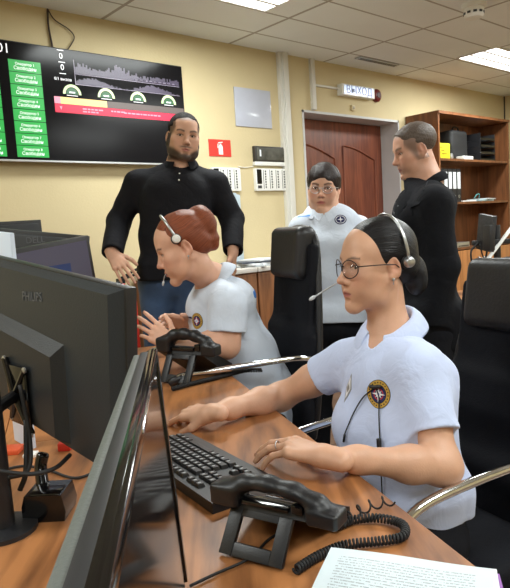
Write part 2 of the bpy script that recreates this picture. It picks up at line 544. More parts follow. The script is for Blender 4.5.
class Sdf:
    def __init__(s): s.p = []; s.disp = None; s.R = np.eye(3); s.o = np.zeros(3); s.sc = 1.0

    def local(s, R, o, sc=1.0): s.R = np.array(R); s.o = np.array(o, float); s.sc = sc

    def w(s, p): return s.o + s.R @ (np.array(p, float) * s.sc)

    def cone(s, a, b, r1, r2=None, k=0.02, op='u'):
        a = s.w(a); b = s.w(b); r1 *= s.sc; r2 = r1 if r2 is None else r2 * s.sc; k *= s.sc
        c = (a + b) / 2; s.p.append(('c', (a, b, r1, r2), k, op, c, np.linalg.norm(a - b) / 2 + max(r1, r2))); return s

    def ell(s, c, r, R=None, k=0.02, op='u'):
        R = s.R if R is None else s.R @ np.array(R); c = s.w(c); r = np.array(r, float) * s.sc; k *= s.sc
        s.p.append(('e', (c, r, R), k, op, c, max(r))); return s

    def box(s, c, h, rad=0.01, R=None, k=0.02, op='u'):
        R = s.R if R is None else s.R @ np.array(R); c = s.w(c); h = np.array(h, float) * s.sc; k *= s.sc
        s.p.append(('b', (c, h, R, rad * s.sc), k, op, c, np.linalg.norm(h) + rad * s.sc)); return s

    def plane(s, p, n, k=0.004):
        """keep the side n points away from"""
        p = s.w(p); n = s.R @ np.array(n, float); n = n / np.linalg.norm(n)
        s.p.append(('p', (p, n), k * s.sc, 'i', p, 1e9)); return s

    def slab_cut(s, p, n, c, rad, k=0.004):
        """cut the part on the +n side of a plane, only inside a ball (c, rad)"""
        s.p.append(('s', (s.w(p), (s.R @ np.array(n, float)) / np.linalg.norm(n), s.w(c), rad * s.sc), k * s.sc, 'd', s.w(c), rad * s.sc)); return s

    def sub(s, other, k=0.03):
        """blend in another body, already cut to its own shape"""
        us = [p for p in other.p if p[3] == 'u']
        lo = np.min([p[4] - p[5] for p in us], 0); hi = np.max([p[4] + p[5] for p in us], 0)
        s.p.append(('n', other, k, 'u', (lo + hi) / 2, np.linalg.norm(hi - lo) / 2)); return s

    @staticmethod
    def dist(t, a, P):
        if t == 'n': return a.ev(P)
        if t == 'c':
            A, B, r1, r2 = a
            ba = B - A; pa = P - A; l2 = ba @ ba
            h = np.clip(pa @ ba / max(l2, 1e-12), 0, 1)
            d = pa - h[:, None] * ba
            return np.sqrt((d * d).sum(1)) - (r1 + (r2 - r1) * h)
        if t == 'e':
            c, r, R = a
            q = (P - c) @ R
            q1 = q / r; k0 = np.sqrt((q1 * q1).sum(1)); q2 = q1 / r; k1 = np.sqrt((q2 * q2).sum(1))
            return np.where(k0 < 1e-6, -r.min(), k0 * (k0 - 1) / (k1 + 1e-9))
        if t == 'b':
            c, h, R, rad = a
            q = np.abs((P - c) @ R) - h
            return np.sqrt((np.maximum(q, 0) ** 2).sum(1)) + np.minimum(q.max(1), 0) - rad
        if t == 'p':
            p, n = a
            return (P - p) @ n
        if t == 's':
            p, n, c, rad = a
            d = P - c
            return np.maximum(-((P - p) @ n), np.sqrt((d * d).sum(1)) - rad)

    def ev(s, P, prims=None):
        d = np.full(len(P), 1e3)
        for (t, a, k, op, c, br) in (s.p if prims is None else prims):
            q = s.dist(t, a, P)
            if op == 'u': d = np.where(d > 100, q, smin(d, q, k))
            elif op == 'd': d = -smin(-d, q, k)
            elif op == 'i': d = -smin(-d, -q, k)
        return d

    def mesh(s, h):
        us = [p for p in s.p if p[3] == 'u']
        lo = np.min([p[4] - p[5] for p in us], 0) - 0.03; hi = np.max([p[4] + p[5] for p in us], 0) + 0.03
        B = 8; nb = np.ceil((hi - lo) / (h * B)).astype(int)
        n = nb * B; SB = 4
        half = B * h * 0.5 * 1.7321
        dims = n + 1
        ids_all = []; val_all = []
        off = np.stack(np.meshgrid(*[np.arange(B)] * 3, indexing='ij'), -1).reshape(-1, 3)
        for I in range(0, nb[0], SB):
            for J in range(0, nb[1], SB):
                for K in range(0, nb[2], SB):
                    b0 = np.array([I, J, K]); b1 = np.minimum(b0 + SB, nb)
                    c = lo + (b0 + b1) * 0.5 * B * h; rad = np.linalg.norm((b1 - b0) * B * h) / 2
                    pr = [p for p in s.p if p[0] == 'p' or np.linalg.norm(p[4] - c) - p[5] < rad + p[2] + 0.03]
                    if not any(p[3] == 'u' for p in pr): continue
                    g = np.stack(np.meshgrid(*[np.arange(b0[i], b1[i]) for i in range(3)], indexing='ij'), -1).reshape(-1, 3)
                    cc = lo + (g + 0.5) * B * h
                    dv = s.ev(cc, pr)
                    g = g[np.abs(dv) < half * 1.35 + 0.012]
                    if not len(g): continue
                    gi = (g[:, None, :] * B + off[None]).reshape(-1, 3)
                    P = lo + gi * h
                    v = s.ev(P, pr)
                    if s.disp is not None:
                        near = np.abs(v) < 0.03
                        v[near] += s.disp(P[near])
                    ids_all.append((gi[:, 0] * dims[1] + gi[:, 1]) * dims[2] + gi[:, 2]); val_all.append(v)
        ids = np.concatenate(ids_all); val = np.concatenate(val_all)
        o = np.argsort(ids); ids = ids[o]; val = val[o]
        step = np.array([dims[1] * dims[2], dims[2], 1])

        def look(q):
            j = np.searchsorted(ids, q); j[j >= len(ids)] = len(ids) - 1
            return j, ids[j] == q
        nearm = np.abs(val) < 2.2 * h
        base = ids[nearm]
        cand = np.unique(np.concatenate([base - step @ np.array([i, j, k]) for i in (0, 1) for j in (0, 1) for k in (0, 1)]))
        ok = np.ones(len(cand), bool); cv = np.zeros((len(cand), 8))
        crn = [(i, j, k) for i in (0, 1) for j in (0, 1) for k in (0, 1)]
        for q, ijk in enumerate(crn):
            j, fnd = look(cand + step @ np.array(ijk)); ok &= fnd; cv[:, q] = val[j]
        cand = cand[ok]; cv = cv[ok]
        sg = cv < 0
        act = sg.any(1) & ~sg.all(1)
        cand = cand[act]; cv = cv[act]; sg = sg[act]
        acc = np.zeros((len(cand), 3)); cnt = np.zeros(len(cand))
        crn_a = np.array(crn, float)
        for a in range(8):
            for b in range(a + 1, 8):
                if np.abs(crn_a[a] - crn_a[b]).sum() != 1: continue
                m = sg[:, a] != sg[:, b]
                t = cv[m, a] / (cv[m, a] - cv[m, b])
                acc[m] += crn_a[a] + (crn_a[b] - crn_a[a]) * t[:, None]; cnt[m] += 1
        ci = np.stack([cand // step[0], (cand // step[1]) % dims[1], cand % dims[2]], 1)
        V = lo + (ci + acc / cnt[:, None]) * h
        F = []
        ax = [(1, 2), (2, 0), (0, 1)]
        for a in range(3):
            b, c = ax[a]
            # corner index of cell origin is 0; neighbour along a
            qa = {0: 4, 1: 2, 2: 1}[a]
            m = sg[:, 0] != sg[:, qa]
            p = cand[m]; s0 = sg[m, 0]
            q = [p, p - step[b], p - step[b] - step[c], p - step[c]]
            J = []; good = np.ones(len(p), bool)
            for qq in q:
                j = np.searchsorted(cand, qq); j[j >= len(cand)] = len(cand) - 1
                good &= cand[j] == qq; J.append(j)
            f = np.stack(J, 1)[good]; s0 = s0[good]
            f[~s0] = f[~s0][:, ::-1]
            F.append(f)
        return V, np.concatenate(F)


def folds(amp, freq, seed=0, aniso=(1, 1, 1), R=None):
    """soft cloth creases"""
    rs = np.random.RandomState(seed)
    ks = rs.randn(7, 3) * np.array(aniso); ks = ks / np.linalg.norm(ks, axis=1)[:, None] * freq * rs.uniform(0.6, 1.5, (7, 1))
    ph = rs.uniform(0, 6.28, 7)
    kw = rs.randn(3, 3) * freq * 0.3; pw = rs.uniform(0, 6.28, 3)

    def f(P):
        Q = P + 0.02 * np.sin(P @ kw.T + pw)
        if R is not None: Q = Q @ R
        v = np.zeros(len(P))
        for i in range(7):
            sn = np.sin(Q @ ks[i] + ph[i])
            v += 1 - np.abs(sn) * 1.6
        return amp * v / 7 * 1.6
    return f


def sdf_obj(name, sdf, h, material, parent=None, colf=None, strandf=None, extra=None):
    V, F = sdf.mesh(h)
    cols = colf(V) if colf else None
    st = strandf(V) if strandf else None
    slots = None
    mats = [material]
    if extra:                                     # extra islands of the same body: (verts, faces, colours, material slot)
        ms = [np.zeros(len(F), int)]
        vs = [V]; cs = [cols]; fl = [tuple(f) for f in F]
        n = len(V); sl = [0] * len(F)
        for (ev, ef, ec, em) in extra:
            vs.append(np.array(ev)); cs.append(np.array(ec)); fl += [tuple(n + i for i in f) for f in ef]
            if em not in mats: mats.append(em)
            sl += [mats.index(em)] * len(ef); n += len(ev)
        V = np.concatenate(vs); cols = np.concatenate(cs); F = fl; slots = sl
    o = mesh_obj(name, V, F, mats, None, True, cols, st, slots)
    if parent is not None:
        bpy.context.view_layer.update()
        o.parent = parent; o.matrix_parent_inverse = parent.matrix_world.inverted()
    return o


def keep_parent(o, parent):
    bpy.context.view_layer.update()
    o.parent = parent; o.matrix_parent_inverse = parent.matrix_world.inverted()
    return o


# ---- people: materials
M_SKIN = mat('skin', (220, 170, 145), 0.5, sss=0.12, attr='Col', bump=0.06, bscale=250, noise=0.05, nscale=30)
M_EYE = mat('eye', (240, 235, 230), 0.15, attr='Col')


def cloth(name, rgb, rough=0.85, weave=900, bump=0.1, noise=0.02, wrinkle=0.25):
    dk = sum(rgb) < 150
    m = mat(name, rgb, rough, spec=0.12 if dk else 0.25, noise=noise, nscale=6)
    nt = m.node_tree; N = nt.nodes; L = nt.links; b = N['Principled BSDF']
    b.inputs['Sheen Weight'].default_value = 0.0 if dk else 0.15
    tc = N.new('ShaderNodeTexCoord')
    n1 = N.new('ShaderNodeTexNoise'); n1.inputs['Scale'].default_value = 14; n1.inputs['Detail'].default_value = 3; n1.inputs['Distortion'].default_value = 1.2
    n2 = N.new('ShaderNodeTexNoise'); n2.inputs['Scale'].default_value = weave
    L.new(tc.outputs['Object'], n1.inputs['Vector']); L.new(tc.outputs['Object'], n2.inputs['Vector'])
    b1 = N.new('ShaderNodeBump'); b1.inputs['Strength'].default_value = wrinkle; b1.inputs['Distance'].default_value = 0.02
    b2 = N.new('ShaderNodeBump'); b2.inputs['Strength'].default_value = bump; b2.inputs['Distance'].default_value = 0.002
    L.new(n1.outputs['Fac'], b1.inputs['Height']); L.new(n2.outputs['Fac'], b2.inputs['Height'])
    L.new(b1.outputs['Normal'], b2.inputs['Normal']); L.new(b2.outputs['Normal'], b.inputs['Normal'])
    return m


def hair_mat(name, dark, light, rough=0.38):
    m = bpy.data.materials.new(name); m.use_nodes = True
    nt = m.node_tree; N = nt.nodes; L = nt.links; b = N['Principled BSDF']
    b.inputs['Roughness'].default_value = rough; b.inputs['Specular IOR Level'].default_value = 0.28
    a = N.new('ShaderNodeAttribute'); a.attribute_name = 'strand'
    tc = N.new('ShaderNodeTexCoord')
    wv = N.new('ShaderNodeTexNoise'); wv.inputs['Scale'].default_value = 18; L.new(tc.outputs['Object'], wv.inputs['Vector'])
    ad = N.new('ShaderNodeMath'); ad.operation = 'MULTIPLY_ADD'; ad.inputs[1].default_value = 0.25
    L.new(wv.outputs['Fac'], ad.inputs[0]); L.new(a.outputs['Fac'], ad.inputs[2])
    n = N.new('ShaderNodeTexNoise'); n.noise_dimensions = '1D'; n.inputs['Scale'].default_value = 44; n.inputs['Detail'].default_value = 5
    L.new(ad.outputs[0], n.inputs['W'])
    cr = N.new('ShaderNodeValToRGB')
    cr.color_ramp.elements[0].position = 0.35; cr.color_ramp.elements[0].color = (*lin(dark), 1)
    cr.color_ramp.elements[1].position = 0.68; cr.color_ramp.elements[1].color = (*lin(light), 1)
    L.new(n.outputs['Fac'], cr.inputs['Fac']); L.new(cr.outputs['Color'], b.inputs['Base Color'])
    bp = N.new('ShaderNodeBump'); bp.inputs['Strength'].default_value = 0.5; bp.inputs['Distance'].default_value = 0.004
    L.new(n.outputs['Fac'], bp.inputs['Height']); L.new(bp.outputs['Normal'], b.inputs['Normal'])
    return m


# ---- a head in its own axes: x right, y forward, z up, origin between the eyes' level and the ears
def head_sdf(S, R, o, sc=1.0, male=False, fat=0.0, nose=1.0, jaw=1.0):
    S.local(R, o, sc)
    f = fat
    S.ell((0, -0.014, 0.043), (0.074 + f * .4, 0.095, 0.079), k=0.02)
    S.ell((0, 0.028, 0.030), (0.063, 0.060, 0.062), k=0.03)                    # forehead
    S.ell((0, 0.026, -0.032), (0.059 + f, 0.060, 0.070), k=0.03)              # mid-face
    jw = 0.047 * jaw + f
    for sx in (-1, 1):
        S.cone((sx * (jw + .008), -0.005, -0.045), (sx * jw * .85, 0.02, -0.082), 0.020, 0.018 + f * .4, k=0.03)     # jaw corner
        S.cone((sx * jw * .85, 0.02, -0.082), (sx * 0.012, 0.070, -0.107), 0.018 + f * .4, 0.014 + f * .3, k=0.03)
        S.ell((sx * 0.040, 0.055, -0.024), (0.024 + f * .5, 0.022, 0.020), k=0.03)       # cheekbone
        S.ell((sx * 0.032 * 1, 0.062, -0.058), (0.020 + f * .5, 0.020, 0.022), k=0.03)
    S.ell((0, 0.074, -0.106), (0.019, 0.016 + .004 * male, 0.015), k=0.02)          # chin
    S.ell((0, 0.074, -0.068), (0.030, 0.018, 0.024), k=0.02)                 # mouth mound
    S.cone((-0.034, 0.074, 0.020), (0.034, 0.074, 0.020), 0.011 + .003 * male, k=0.02)   # brow
    for sx in (-1, 1):                                                       # eye sockets
        S.ell((sx * 0.032, 0.094, 0.000), (0.019, 0.020, 0.0115), k=0.012, op='d')
    # nose
    S.cone((0, 0.082, 0.010), (0, 0.101 + .006 * (nose - 1), -0.030), 0.0075, 0.0095 * nose, k=0.012)
    S.ell((0, 0.104 + .01 * (nose - 1), -0.036), (0.0105 * nose, 0.0115 * nose, 0.0095), k=0.008)
    for sx in (-1, 1):
        S.ell((sx * 0.012 * nose, 0.091, -0.041), (0.0072, 0.011, 0.0078), k=0.006)
        S.ell((sx * 0.0065, 0.098, -0.049), (0.0035, 0.005, 0.004), k=0.003, op='d')
    # eyelids over the eyeballs
    for sx in (-1, 1):
        S.ell((sx * 0.032, 0.0675, 0.0005), (0.0165, 0.0142, 0.0140), k=0.006)
        S.ell((sx * 0.032, 0.0835, -0.0005), (0.0142, 0.009, 0.0056), k=0.002, op='d')
        S.cone((sx * 0.019, 0.080, 0.009), (sx * 0.046, 0.074, 0.0085), 0.0035, 0.003, k=0.006)
    # lips
    for sx in (-1, 1):
        S.cone((0, 0.0925, -0.0655), (sx * 0.021, 0.081, -0.0695), 0.0055, 0.003, k=0.005)
        S.cone((0, 0.0905, -0.0775), (sx * 0.019, 0.081, -0.0735), 0.0062, 0.003, k=0.005)
    S.cone((-0.021, 0.088, -0.0712), (0.021, 0.088, -0.0712), 0.0016, k=0.003, op='d')
    S.ell((0, 0.097, -0.0712), (0.012, 0.006, 0.0016), k=0.003, op='d')
    S.ell((0, 0.093, -0.090), (0.016, 0.008, 0.006), k=0.008, op='d')
    # ears
    for sx in (-1, 1):
        c, s_ = math.cos(sx * 0.38), math.sin(sx * 0.38)
        Re = np.array([[c, -s_, 0], [s_, c, 0], [0, 0, 1.0]])
        ct, st = math.cos(-0.22), math.sin(-0.22)
        Re = Re @ np.array([[1, 0, 0], [0, ct, -st], [0, st, ct]])
        ex = sx * (0.0755 + f * .6)
        S.ell((ex, -0.013, -0.006), (0.0065, 0.0165, 0.029), R=Re, k=0.007)
        S.ell((ex + sx * 0.007, -0.011, 0.000), (0.0075, 0.0095, 0.019), R=Re, k=0.003, op='d')
        S.ell((ex - sx * 0.001, -0.006, -0.030), (0.006, 0.008, 0.009), k=0.006)


def eyes(R, o, sc, iris=(90, 70, 50), gaze=(0, 1, 0), closed=0.0):
    out = []
    g0 = np.array(gaze, float); g0 /= np.linalg.norm(g0)
    for sx in (-1, 1):
        b = MB(); b.ball((0, 0, 0), 1.0, 24)
        V = np.array(b.v)
        d = np.arccos(np.clip(V @ g0, -1, 1))
        col = np.tile(np.array(lin((226, 216, 208))), (len(V), 1))
        col[d < 0.50] = lin(iris); col[d < 0.24] = lin((10, 8, 8))
        P = np.array([sx * 0.032, 0.0672, 0.0]) + V * 0.0128
        out.append((np.array([o + R @ (p * sc) for p in P]), b.f, col, M_EYE))
    return out


def skin_col(R, o, sc, base=(224, 178, 154), lip=(176, 96, 88), brow=None, beard=None, stub=0.0, blush=0.25, lash=(50, 36, 30), brow_t=0.0045, hairline=None):
    base_l = np.array(lin(base)); lip_l = np.array(lin(lip))

    def f(V):
        q = ((V - o) @ R) / sc
        x, y, z = np.abs(q[:, 0]), q[:, 1], q[:, 2]
        inside = (np.linalg.norm(q, axis=1) < 0.16)
        c = np.tile(base_l, (len(V), 1))

        def mixin(m, col, amt=1.0):
            mm = np.clip(m, 0, 1)[:, None] * amt * inside[:, None]
            c[:] = c * (1 - mm) + np.array(col) * mm
        red = np.array(lin((212, 128, 108)))
        mixin(np.exp(-(((x - 0.042) / 0.022) ** 2 + ((z + 0.035) / 0.022) ** 2)) * (y > 0.02), red, blush)
        mixin(np.exp(-((x / 0.012) ** 2 + ((z + 0.038) / 0.014) ** 2)) * (y > 0.09), red, blush)
        mixin(np.exp(-(((q[:, 1] + 0.013) / 0.02) ** 2 + ((z + 0.006) / 0.03) ** 2)) * (x > 0.066), red, blush)
        if beard is not None:
            bl = np.array(lin(beard))
            jawm = 1 / (1 + np.exp(-( -0.091 + 0.62 * np.clip(x - 0.022, 0, 1) - z) / 0.003))      # below a line from mouth to ear
            side = (x > 0.056) & (z < 0.012) & (y < 0.030) & (y > -0.008)
            jawm = np.maximum(jawm * (y > -0.02), side * 1.0)
            mouth = np.exp(-((x / 0.024) ** 4 + ((z + 0.071) / 0.011) ** 4))
            chin_gap = np.exp(-((x - 0.018) / 0.006) ** 2 - ((z + 0.088) / 0.007) ** 2)
            neck = 1 / (1 + np.exp((-0.128 - z) / 0.004)) if True else 1
            mous = np.exp(-((x / 0.03) ** 4 + ((z + 0.0585) / 0.0055) ** 4)) * (y > 0.06)
            mixin(np.clip(np.maximum(jawm * neck, mous) * (1 - mouth) - 0.5 * chin_gap, 0, 1), bl, 0.93)
        if stub:
            st = 1 / (1 + np.exp((z + 0.055) / 0.006)) * (y > 0.0)
            mixin(st, np.array(lin((150, 120, 105))), stub)
        if hairline is not None:
            sc_ = 1 / (1 + np.exp((0.86 * (y - 0.046) - 0.5 * z) / 0.004)) * (z > -0.05) * (x > 0.056) * (1 - np.exp(-(((y + .012) / .022) ** 4 + ((z + .008) / .036) ** 4)) * (x > .06))
            fr_ = 1 / (1 + np.exp((0.076 - z) / 0.003)) * (y < 0.085)
            mixin(np.maximum(sc_, fr_), np.array(lin(hairline)), 0.75)
        # lips
        lm = np.exp(-((x / 0.0215) ** 4)) * np.exp(-((z + 0.0712 + 0.002 * (x / 0.02)) / (0.0095 * (1 - 0.45 * np.clip(x / 0.022, 0, 1)))) ** 4) * (y > 0.074)
        mixin(lm, lip_l, 0.85)
        mixin(np.exp(-((z + 0.0712) / 0.0016) ** 2) * (x < 0.022) * (y > 0.07), np.array(lin((96, 46, 42))), 0.7)
        # brows and lashes
        if brow is not None:
            zc = 0.0215 + 0.006 * np.sin(np.clip((x - 0.014) / 0.036, 0, 1) * 2.4) - 0.003
            mixin(np.exp(-((z - zc) / brow_t) ** 4) * (x > 0.013) * (x < 0.052) * (y > 0.045), np.array(lin(brow)), 0.85)
        zl = 0.0048 - 18 * (x - 0.032) ** 2
        mixin(np.exp(-((z - zl) / 0.0024) ** 2) * (np.abs(x - 0.032) < 0.017) * (y > 0.06), np.array(lin(lash)), 0.85)
        mixin(np.exp(-((z + 0.0052) / 0.0016) ** 2) * (np.abs(x - 0.032) < 0.014) * (y > 0.06), np.array(lin(lash)), 0.35)
        # nostrils
        mixin(np.exp(-(((x - 0.0065) / 0.004) ** 2 + ((z + 0.048) / 0.003) ** 2)) * (y > 0.085), np.array(lin((90, 45, 40))), 0.7)
        return c
    return f


def hand(S, wrist, along, back, sc=1.0, left=False, curl=(0.5, 0.5, 0.4), spread=0.08, thumb=(0.5, 0.3), curls=None, ret=None):
    """wrist position, direction of the fingers, direction the back of the hand faces"""
    y = np.array(along, float); y /= np.linalg.norm(y)
    z = np.array(back, float); z -= y * (z @ y); z /= np.linalg.norm(z)
    x = np.cross(y, z)
    if not left: x = -x                      # x points to the thumb
    Rh = np.stack([x, y, z], 1)
    S.local(Rh, wrist, sc)
    kx = [0.031, 0.0105, -0.010, -0.029]; ky = [0.088, 0.092, 0.087, 0.078]; kz = [0.0, 0.003, 0.002, -0.002]
    S.cone((0.004, -0.03, 0), (0.004, 0.012, 0), 0.0185, 0.019, k=0.014)
    S.cone((-0.006, -0.03, 0), (-0.008, 0.012, 0), 0.0175, 0.018, k=0.014)
    for i in range(4):
        S.cone((kx[i] * 0.5, 0.012, -0.001), (kx[i], ky[i] - 0.004, kz[i] - 0.003), 0.0145, 0.0115, k=0.012)
        S.ell((kx[i], ky[i], kz[i]), (0.0098, 0.011, 0.0095), k=0.005)
    L_ = [(0.042, 0.026, 0.019), (0.046, 0.029, 0.020), (0.043, 0.027, 0.020), (0.034, 0.021, 0.017)]
    rr = [0.0090, 0.0092, 0.0087, 0.0077]
    tips = []
    for i in range(4):
        cu = curls[i] if curls else curl
        p = np.array([kx[i], ky[i], kz[i] - 0.001]); a = 0.0
        sp = (1.5 - i) * spread
        for j in range(3):
            a += cu[j]
            d = np.array([math.sin(sp) * math.cos(a), math.cos(sp) * math.cos(a), -math.sin(a)])
            q = p + d * L_[i][j]
            S.cone(p, q, rr[i] * (1 - 0.09 * j), rr[i] * (1 - 0.09 * (j + 1)), k=0.0022)
            p = q
        tips.append((S.w(p), S.R @ np.array([0, math.sin(a), math.cos(a)])))
    a, b = thumb
    p0 = np.array([0.016, 0.014, -0.006]); p1 = p0 + 0.044 * np.array([math.sin(0.75 + a * .3), math.cos(0.75 + a * .3), -0.35])
    S.cone(p0, p1, 0.0165, 0.0115, k=0.014)
    p2 = p1 + 0.034 * np.array([math.sin(a) * math.cos(b), math.cos(a) * math.cos(b), -math.sin(b)])
    S.cone(p1, p2, 0.0108, 0.0098, k=0.004)
    p3 = p2 + 0.026 * np.array([math.sin(a - .3) * math.cos(b), math.cos(a - .3) * math.cos(b), -math.sin(b) - 0.1])
    S.cone(p2, p3, 0.0098, 0.008, k=0.003)
    if ret is not None:
        ret['knuckle'] = [S.w((kx[i], ky[i], kz[i])) for i in range(4)]; ret['R'] = Rh; ret['tips'] = tips
        ret['prox'] = [(S.w((kx[i], ky[i] + 0.022, kz[i])), rr[i]) for i in range(4)]
    S.local(np.eye(3), (0, 0, 0), 1.0)


def limb(S, pts, rads, k=0.03):
    S.local(np.eye(3), (0, 0, 0), 1.0)
    for i in range(len(pts) - 1):
        S.cone(pts[i], pts[i + 1], rads[i], rads[i + 1], k=k)


def lerp(a, b, t): return np.array(a) * (1 - t) + np.array(b) * t


def hair_strand(R, o, sc, pole):
    """coordinate that is constant along strands running to a pole (head axes)"""
    ax = np.array(pole, float); ax /= np.linalg.norm(ax)
    e1 = np.cross(ax, [1, 0.2, 0.1]); e1 /= np.linalg.norm(e1); e2 = np.cross(ax, e1)

    def f(V):
        q = ((V - o) @ R) / sc
        return np.arctan2(q @ e1, q @ e2)
    return f


def shoe(S, ankle, fwd, sc=1.0):
    f = np.array(fwd, float); f[2] = 0; f /= np.linalg.norm(f)
    a = np.array(ankle, float)
    g = np.array([a[0], a[1], 0.0])
    S.local(np.eye(3), (0, 0, 0), 1.0)
    S.cone(a, g + UPV * 0.045 - f * 0.03, 0.042 * sc, 0.042 * sc, k=0.03)
    S.cone(g + UPV * 0.045 - f * 0.03, g + UPV * 0.04 + f * 0.10, 0.042 * sc, 0.038 * sc, k=0.03)
    S.cone(g + UPV * 0.04 + f * 0.10, g + UPV * 0.032 + f * 0.17, 0.038 * sc, 0.028 * sc, k=0.03)
    S.plane((0, 0, 0.004), (0, 0, -1))
# ------------------------------------------------------------------ clothes
from mathutils.bvhtree import BVHTree


def sleeve(sh, el, r0, r1, frac, ext=None):
    """short or long sleeve: hollow at the cuff"""
    S = Sdf(); sh = np.array(sh); el = np.array(el)
    if ext is None:
        end = lerp(sh, el, frac); n = (el - sh) / np.linalg.norm(el - sh)
        S.cone(sh, end + n * 0.03, r0, r1, k=0.02)
    else:                                        # long sleeve to a point beyond the elbow
        wr = np.array(ext[0]); end = lerp(el, wr, ext[1]); n = (wr - el) / np.linalg.norm(wr - el)
        S.cone(sh, el, r0, r1, k=0.02); S.cone(el, end + n * 0.03, r1, ext[2], k=0.02); r1 = ext[2]
    S.cone(end - n * 0.03, end + n * 0.06, r1 - 0.015, r1 - 0.011, k=0.003, op='d')
    S.plane(end, n, k=0.003)
    return S


def collar(name, base, R, mat_, parent, rad=0.06, h=0.035, drop=0.045, gap=22, tip=0.02, back=0.03, flare=0.03, ry=1.1):
    """folded polo collar round the neck; R: right, forward, up"""
    vs = []; fs = []; n = 36
    for i in range(n + 1):
        t = i / n
        phi = math.radians(90 + gap + (360 - 2 * gap) * t)
        c, s_ = math.cos(phi), math.sin(phi)
        fr = max(0.0, s_)                                             # 1 at the front, 0 at the side
        bk = max(0.0, -s_)
        zt = h * (0.55 + 0.45 * bk - 0.55 * fr)
        row = [(rad * 0.985, zt - h * 0.75), (rad, zt), (rad + 0.007, zt + 0.002), (rad + 0.016 + flare * .25, zt - 0.010),
               (rad + 0.012 + flare * (0.8 + 0.5 * fr), zt - drop * (0.72 + 0.12 * bk + 0.10 * fr) - tip * fr ** 3)]
        for (r, z) in row:
            vs.append(base + R @ np.array([r * c, r * s_ * ry + (-back * 0.2), z]))
    m = 5
    for i in range(n):
        for j in range(m - 1):
            fs.append((i * m + j, (i + 1) * m + j, (i + 1) * m + j + 1, i * m + j + 1))
    o = mesh_obj(name, vs, fs, mat_, None, True)
    md = o.modifiers.new('thick', 'SOLIDIFY'); md.thickness = 0.0035; md.offset = 1
    md2 = o.modifiers.new('soft', 'SUBSURF'); md2.levels = 1; md2.render_levels = 1
    return keep_parent(o, parent)


def bvh_of(o):
    me = o.data; mw_ = o.matrix_world
    bpy.context.view_layer.update()
    return BVHTree.FromPolygons([o.matrix_world @ v.co for v in me.vertices], [list(p.vertices) for p in me.polygons])


def hit_px(bvh, x, y):
    for rr in range(0, 40, 2):
        for k in range(1 if rr == 0 else 12):
            r = ray(x + rr * math.cos(k * .5236), y + rr * math.sin(k * .5236)); r = r / np.linalg.norm(r)
            h = bvh.ray_cast(Vector(CAM), Vector(r))
            if h[0] is not None:
                return np.array(h[0]), np.array(h[1])


def on_cloth(bvh, c, n, up, shapes, name, parent, lift=0.0012):
    """flat embroidered shapes pressed onto a cloth surface. shapes: [(outline in metres, height step, material)]"""
    n = np.array(n); up = np.array(up, float); up -= n * (up @ n); up /= np.linalg.norm(up); rt = np.cross(up, n)
    mb = MB(); mats = []
    for (poly, lv, m_) in shapes:
        if m_ not in mats: mats.append(m_)
        mb.cur = mats.index(m_)
        cx = sum(p[0] for p in poly) / len(poly); cy = sum(p[1] for p in poly) / len(poly)

        def pj(u, v):
            P = c + rt * u + up * v
            h = bvh.ray_cast(Vector(P + n * 0.05), Vector(-n))
            q = np.array(h[0]) if h[0] is not None and h[3] < 0.12 else P
            return q + n * (lift + lv)
        vs = [pj(cx, cy)]
        N_ = len(poly)
        for t in (0.5, 1.0):
            for p in poly: vs.append(pj(cx + (p[0] - cx) * t, cy + (p[1] - cy) * t))
        for p in poly: vs.append(pj(p[0], p[1]) - n * (lift + lv + 0.001))
        fs = []
        for k in range(N_):
            k2 = (k + 1) % N_
            fs += [(0, 1 + k, 1 + k2), (1 + k, 1 + N_ + k, 1 + N_ + k2, 1 + k2), (1 + N_ + k, 1 + 2 * N_ + k, 1 + 2 * N_ + k2, 1 + N_ + k2)]
        mb.add(vs, fs)
    o = mb.build(name, mats, None)
    return keep_parent(o, parent)


def on_cloth_px(P, px, m_, name, lift=0.0012):
    """a cloth piece whose corners were read off the photograph, laid on the garment"""
    H_ = [hit_px(P['bv'], *p) for p in px]
    c = sum(h[0] for h in H_) / len(H_); n = sum(h[1] for h in H_); n /= np.linalg.norm(n)
    up = UPV - n * n[2]; up /= np.linalg.norm(up); rt = np.cross(up, n)
    return on_cloth(P['bv'], c, n, UPV, [([((h[0] - c) @ rt, (h[0] - c) @ up) for h in H_], 0, m_)], name, P['top'], lift)


def cord_on(P, px, r, m_, name, parent, lift=0.004):
    pts = []
    for p in px:
        h, n = hit_px(P['bv'], *p); pts.append(h + n * lift)
    b = MB(); b.tube(spline(pts, 5), r, 6)
    return keep_parent(b.build(name, m_, None, True), parent)


def circle(r, n=28, cx=0, cy=0, sy=1.0):
    return [(cx + r * math.cos(2 * math.pi * k / n), cy + r * sy * math.sin(2 * math.pi * k / n)) for k in range(n)]


def star(r0, r1, n, cx=0, cy=0, a0=0.0):
    return [(cx + (r0 if k % 2 == 0 else r1) * math.sin(a0 + math.pi * k / n), cy + (r0 if k % 2 == 0 else r1) * math.cos(a0 + math.pi * k / n)) for k in range(2 * n)]


def rectp(x0, x1, y0, y1): return [(x0, y0), (x1, y0), (x1, y1), (x0, y1)]


M_POLO = cloth('pale_blue_polo', (198, 211, 243))
M_POLO2 = cloth('white_polo', (206, 216, 231))
M_TROUSER = cloth('black_trousers', (26, 27, 32))
M_SHOE = mat('black_shoe', (22, 22, 24), 0.35)
M_GOLD = mat('gold_thread', (196, 158, 70), 0.55, 0.2)
M_NAVY = mat('navy_thread', (30, 36, 86), 0.7)
M_WHITE_T = mat('white_thread', (236, 236, 240), 0.7)
M_RED_T = mat('red_thread', (190, 50, 60), 0.7)
M_BLUE_T = mat('blue_thread', (70, 130, 210), 0.7)
M_BLACK_T = mat('black_thread', (30, 28, 30), 0.7)


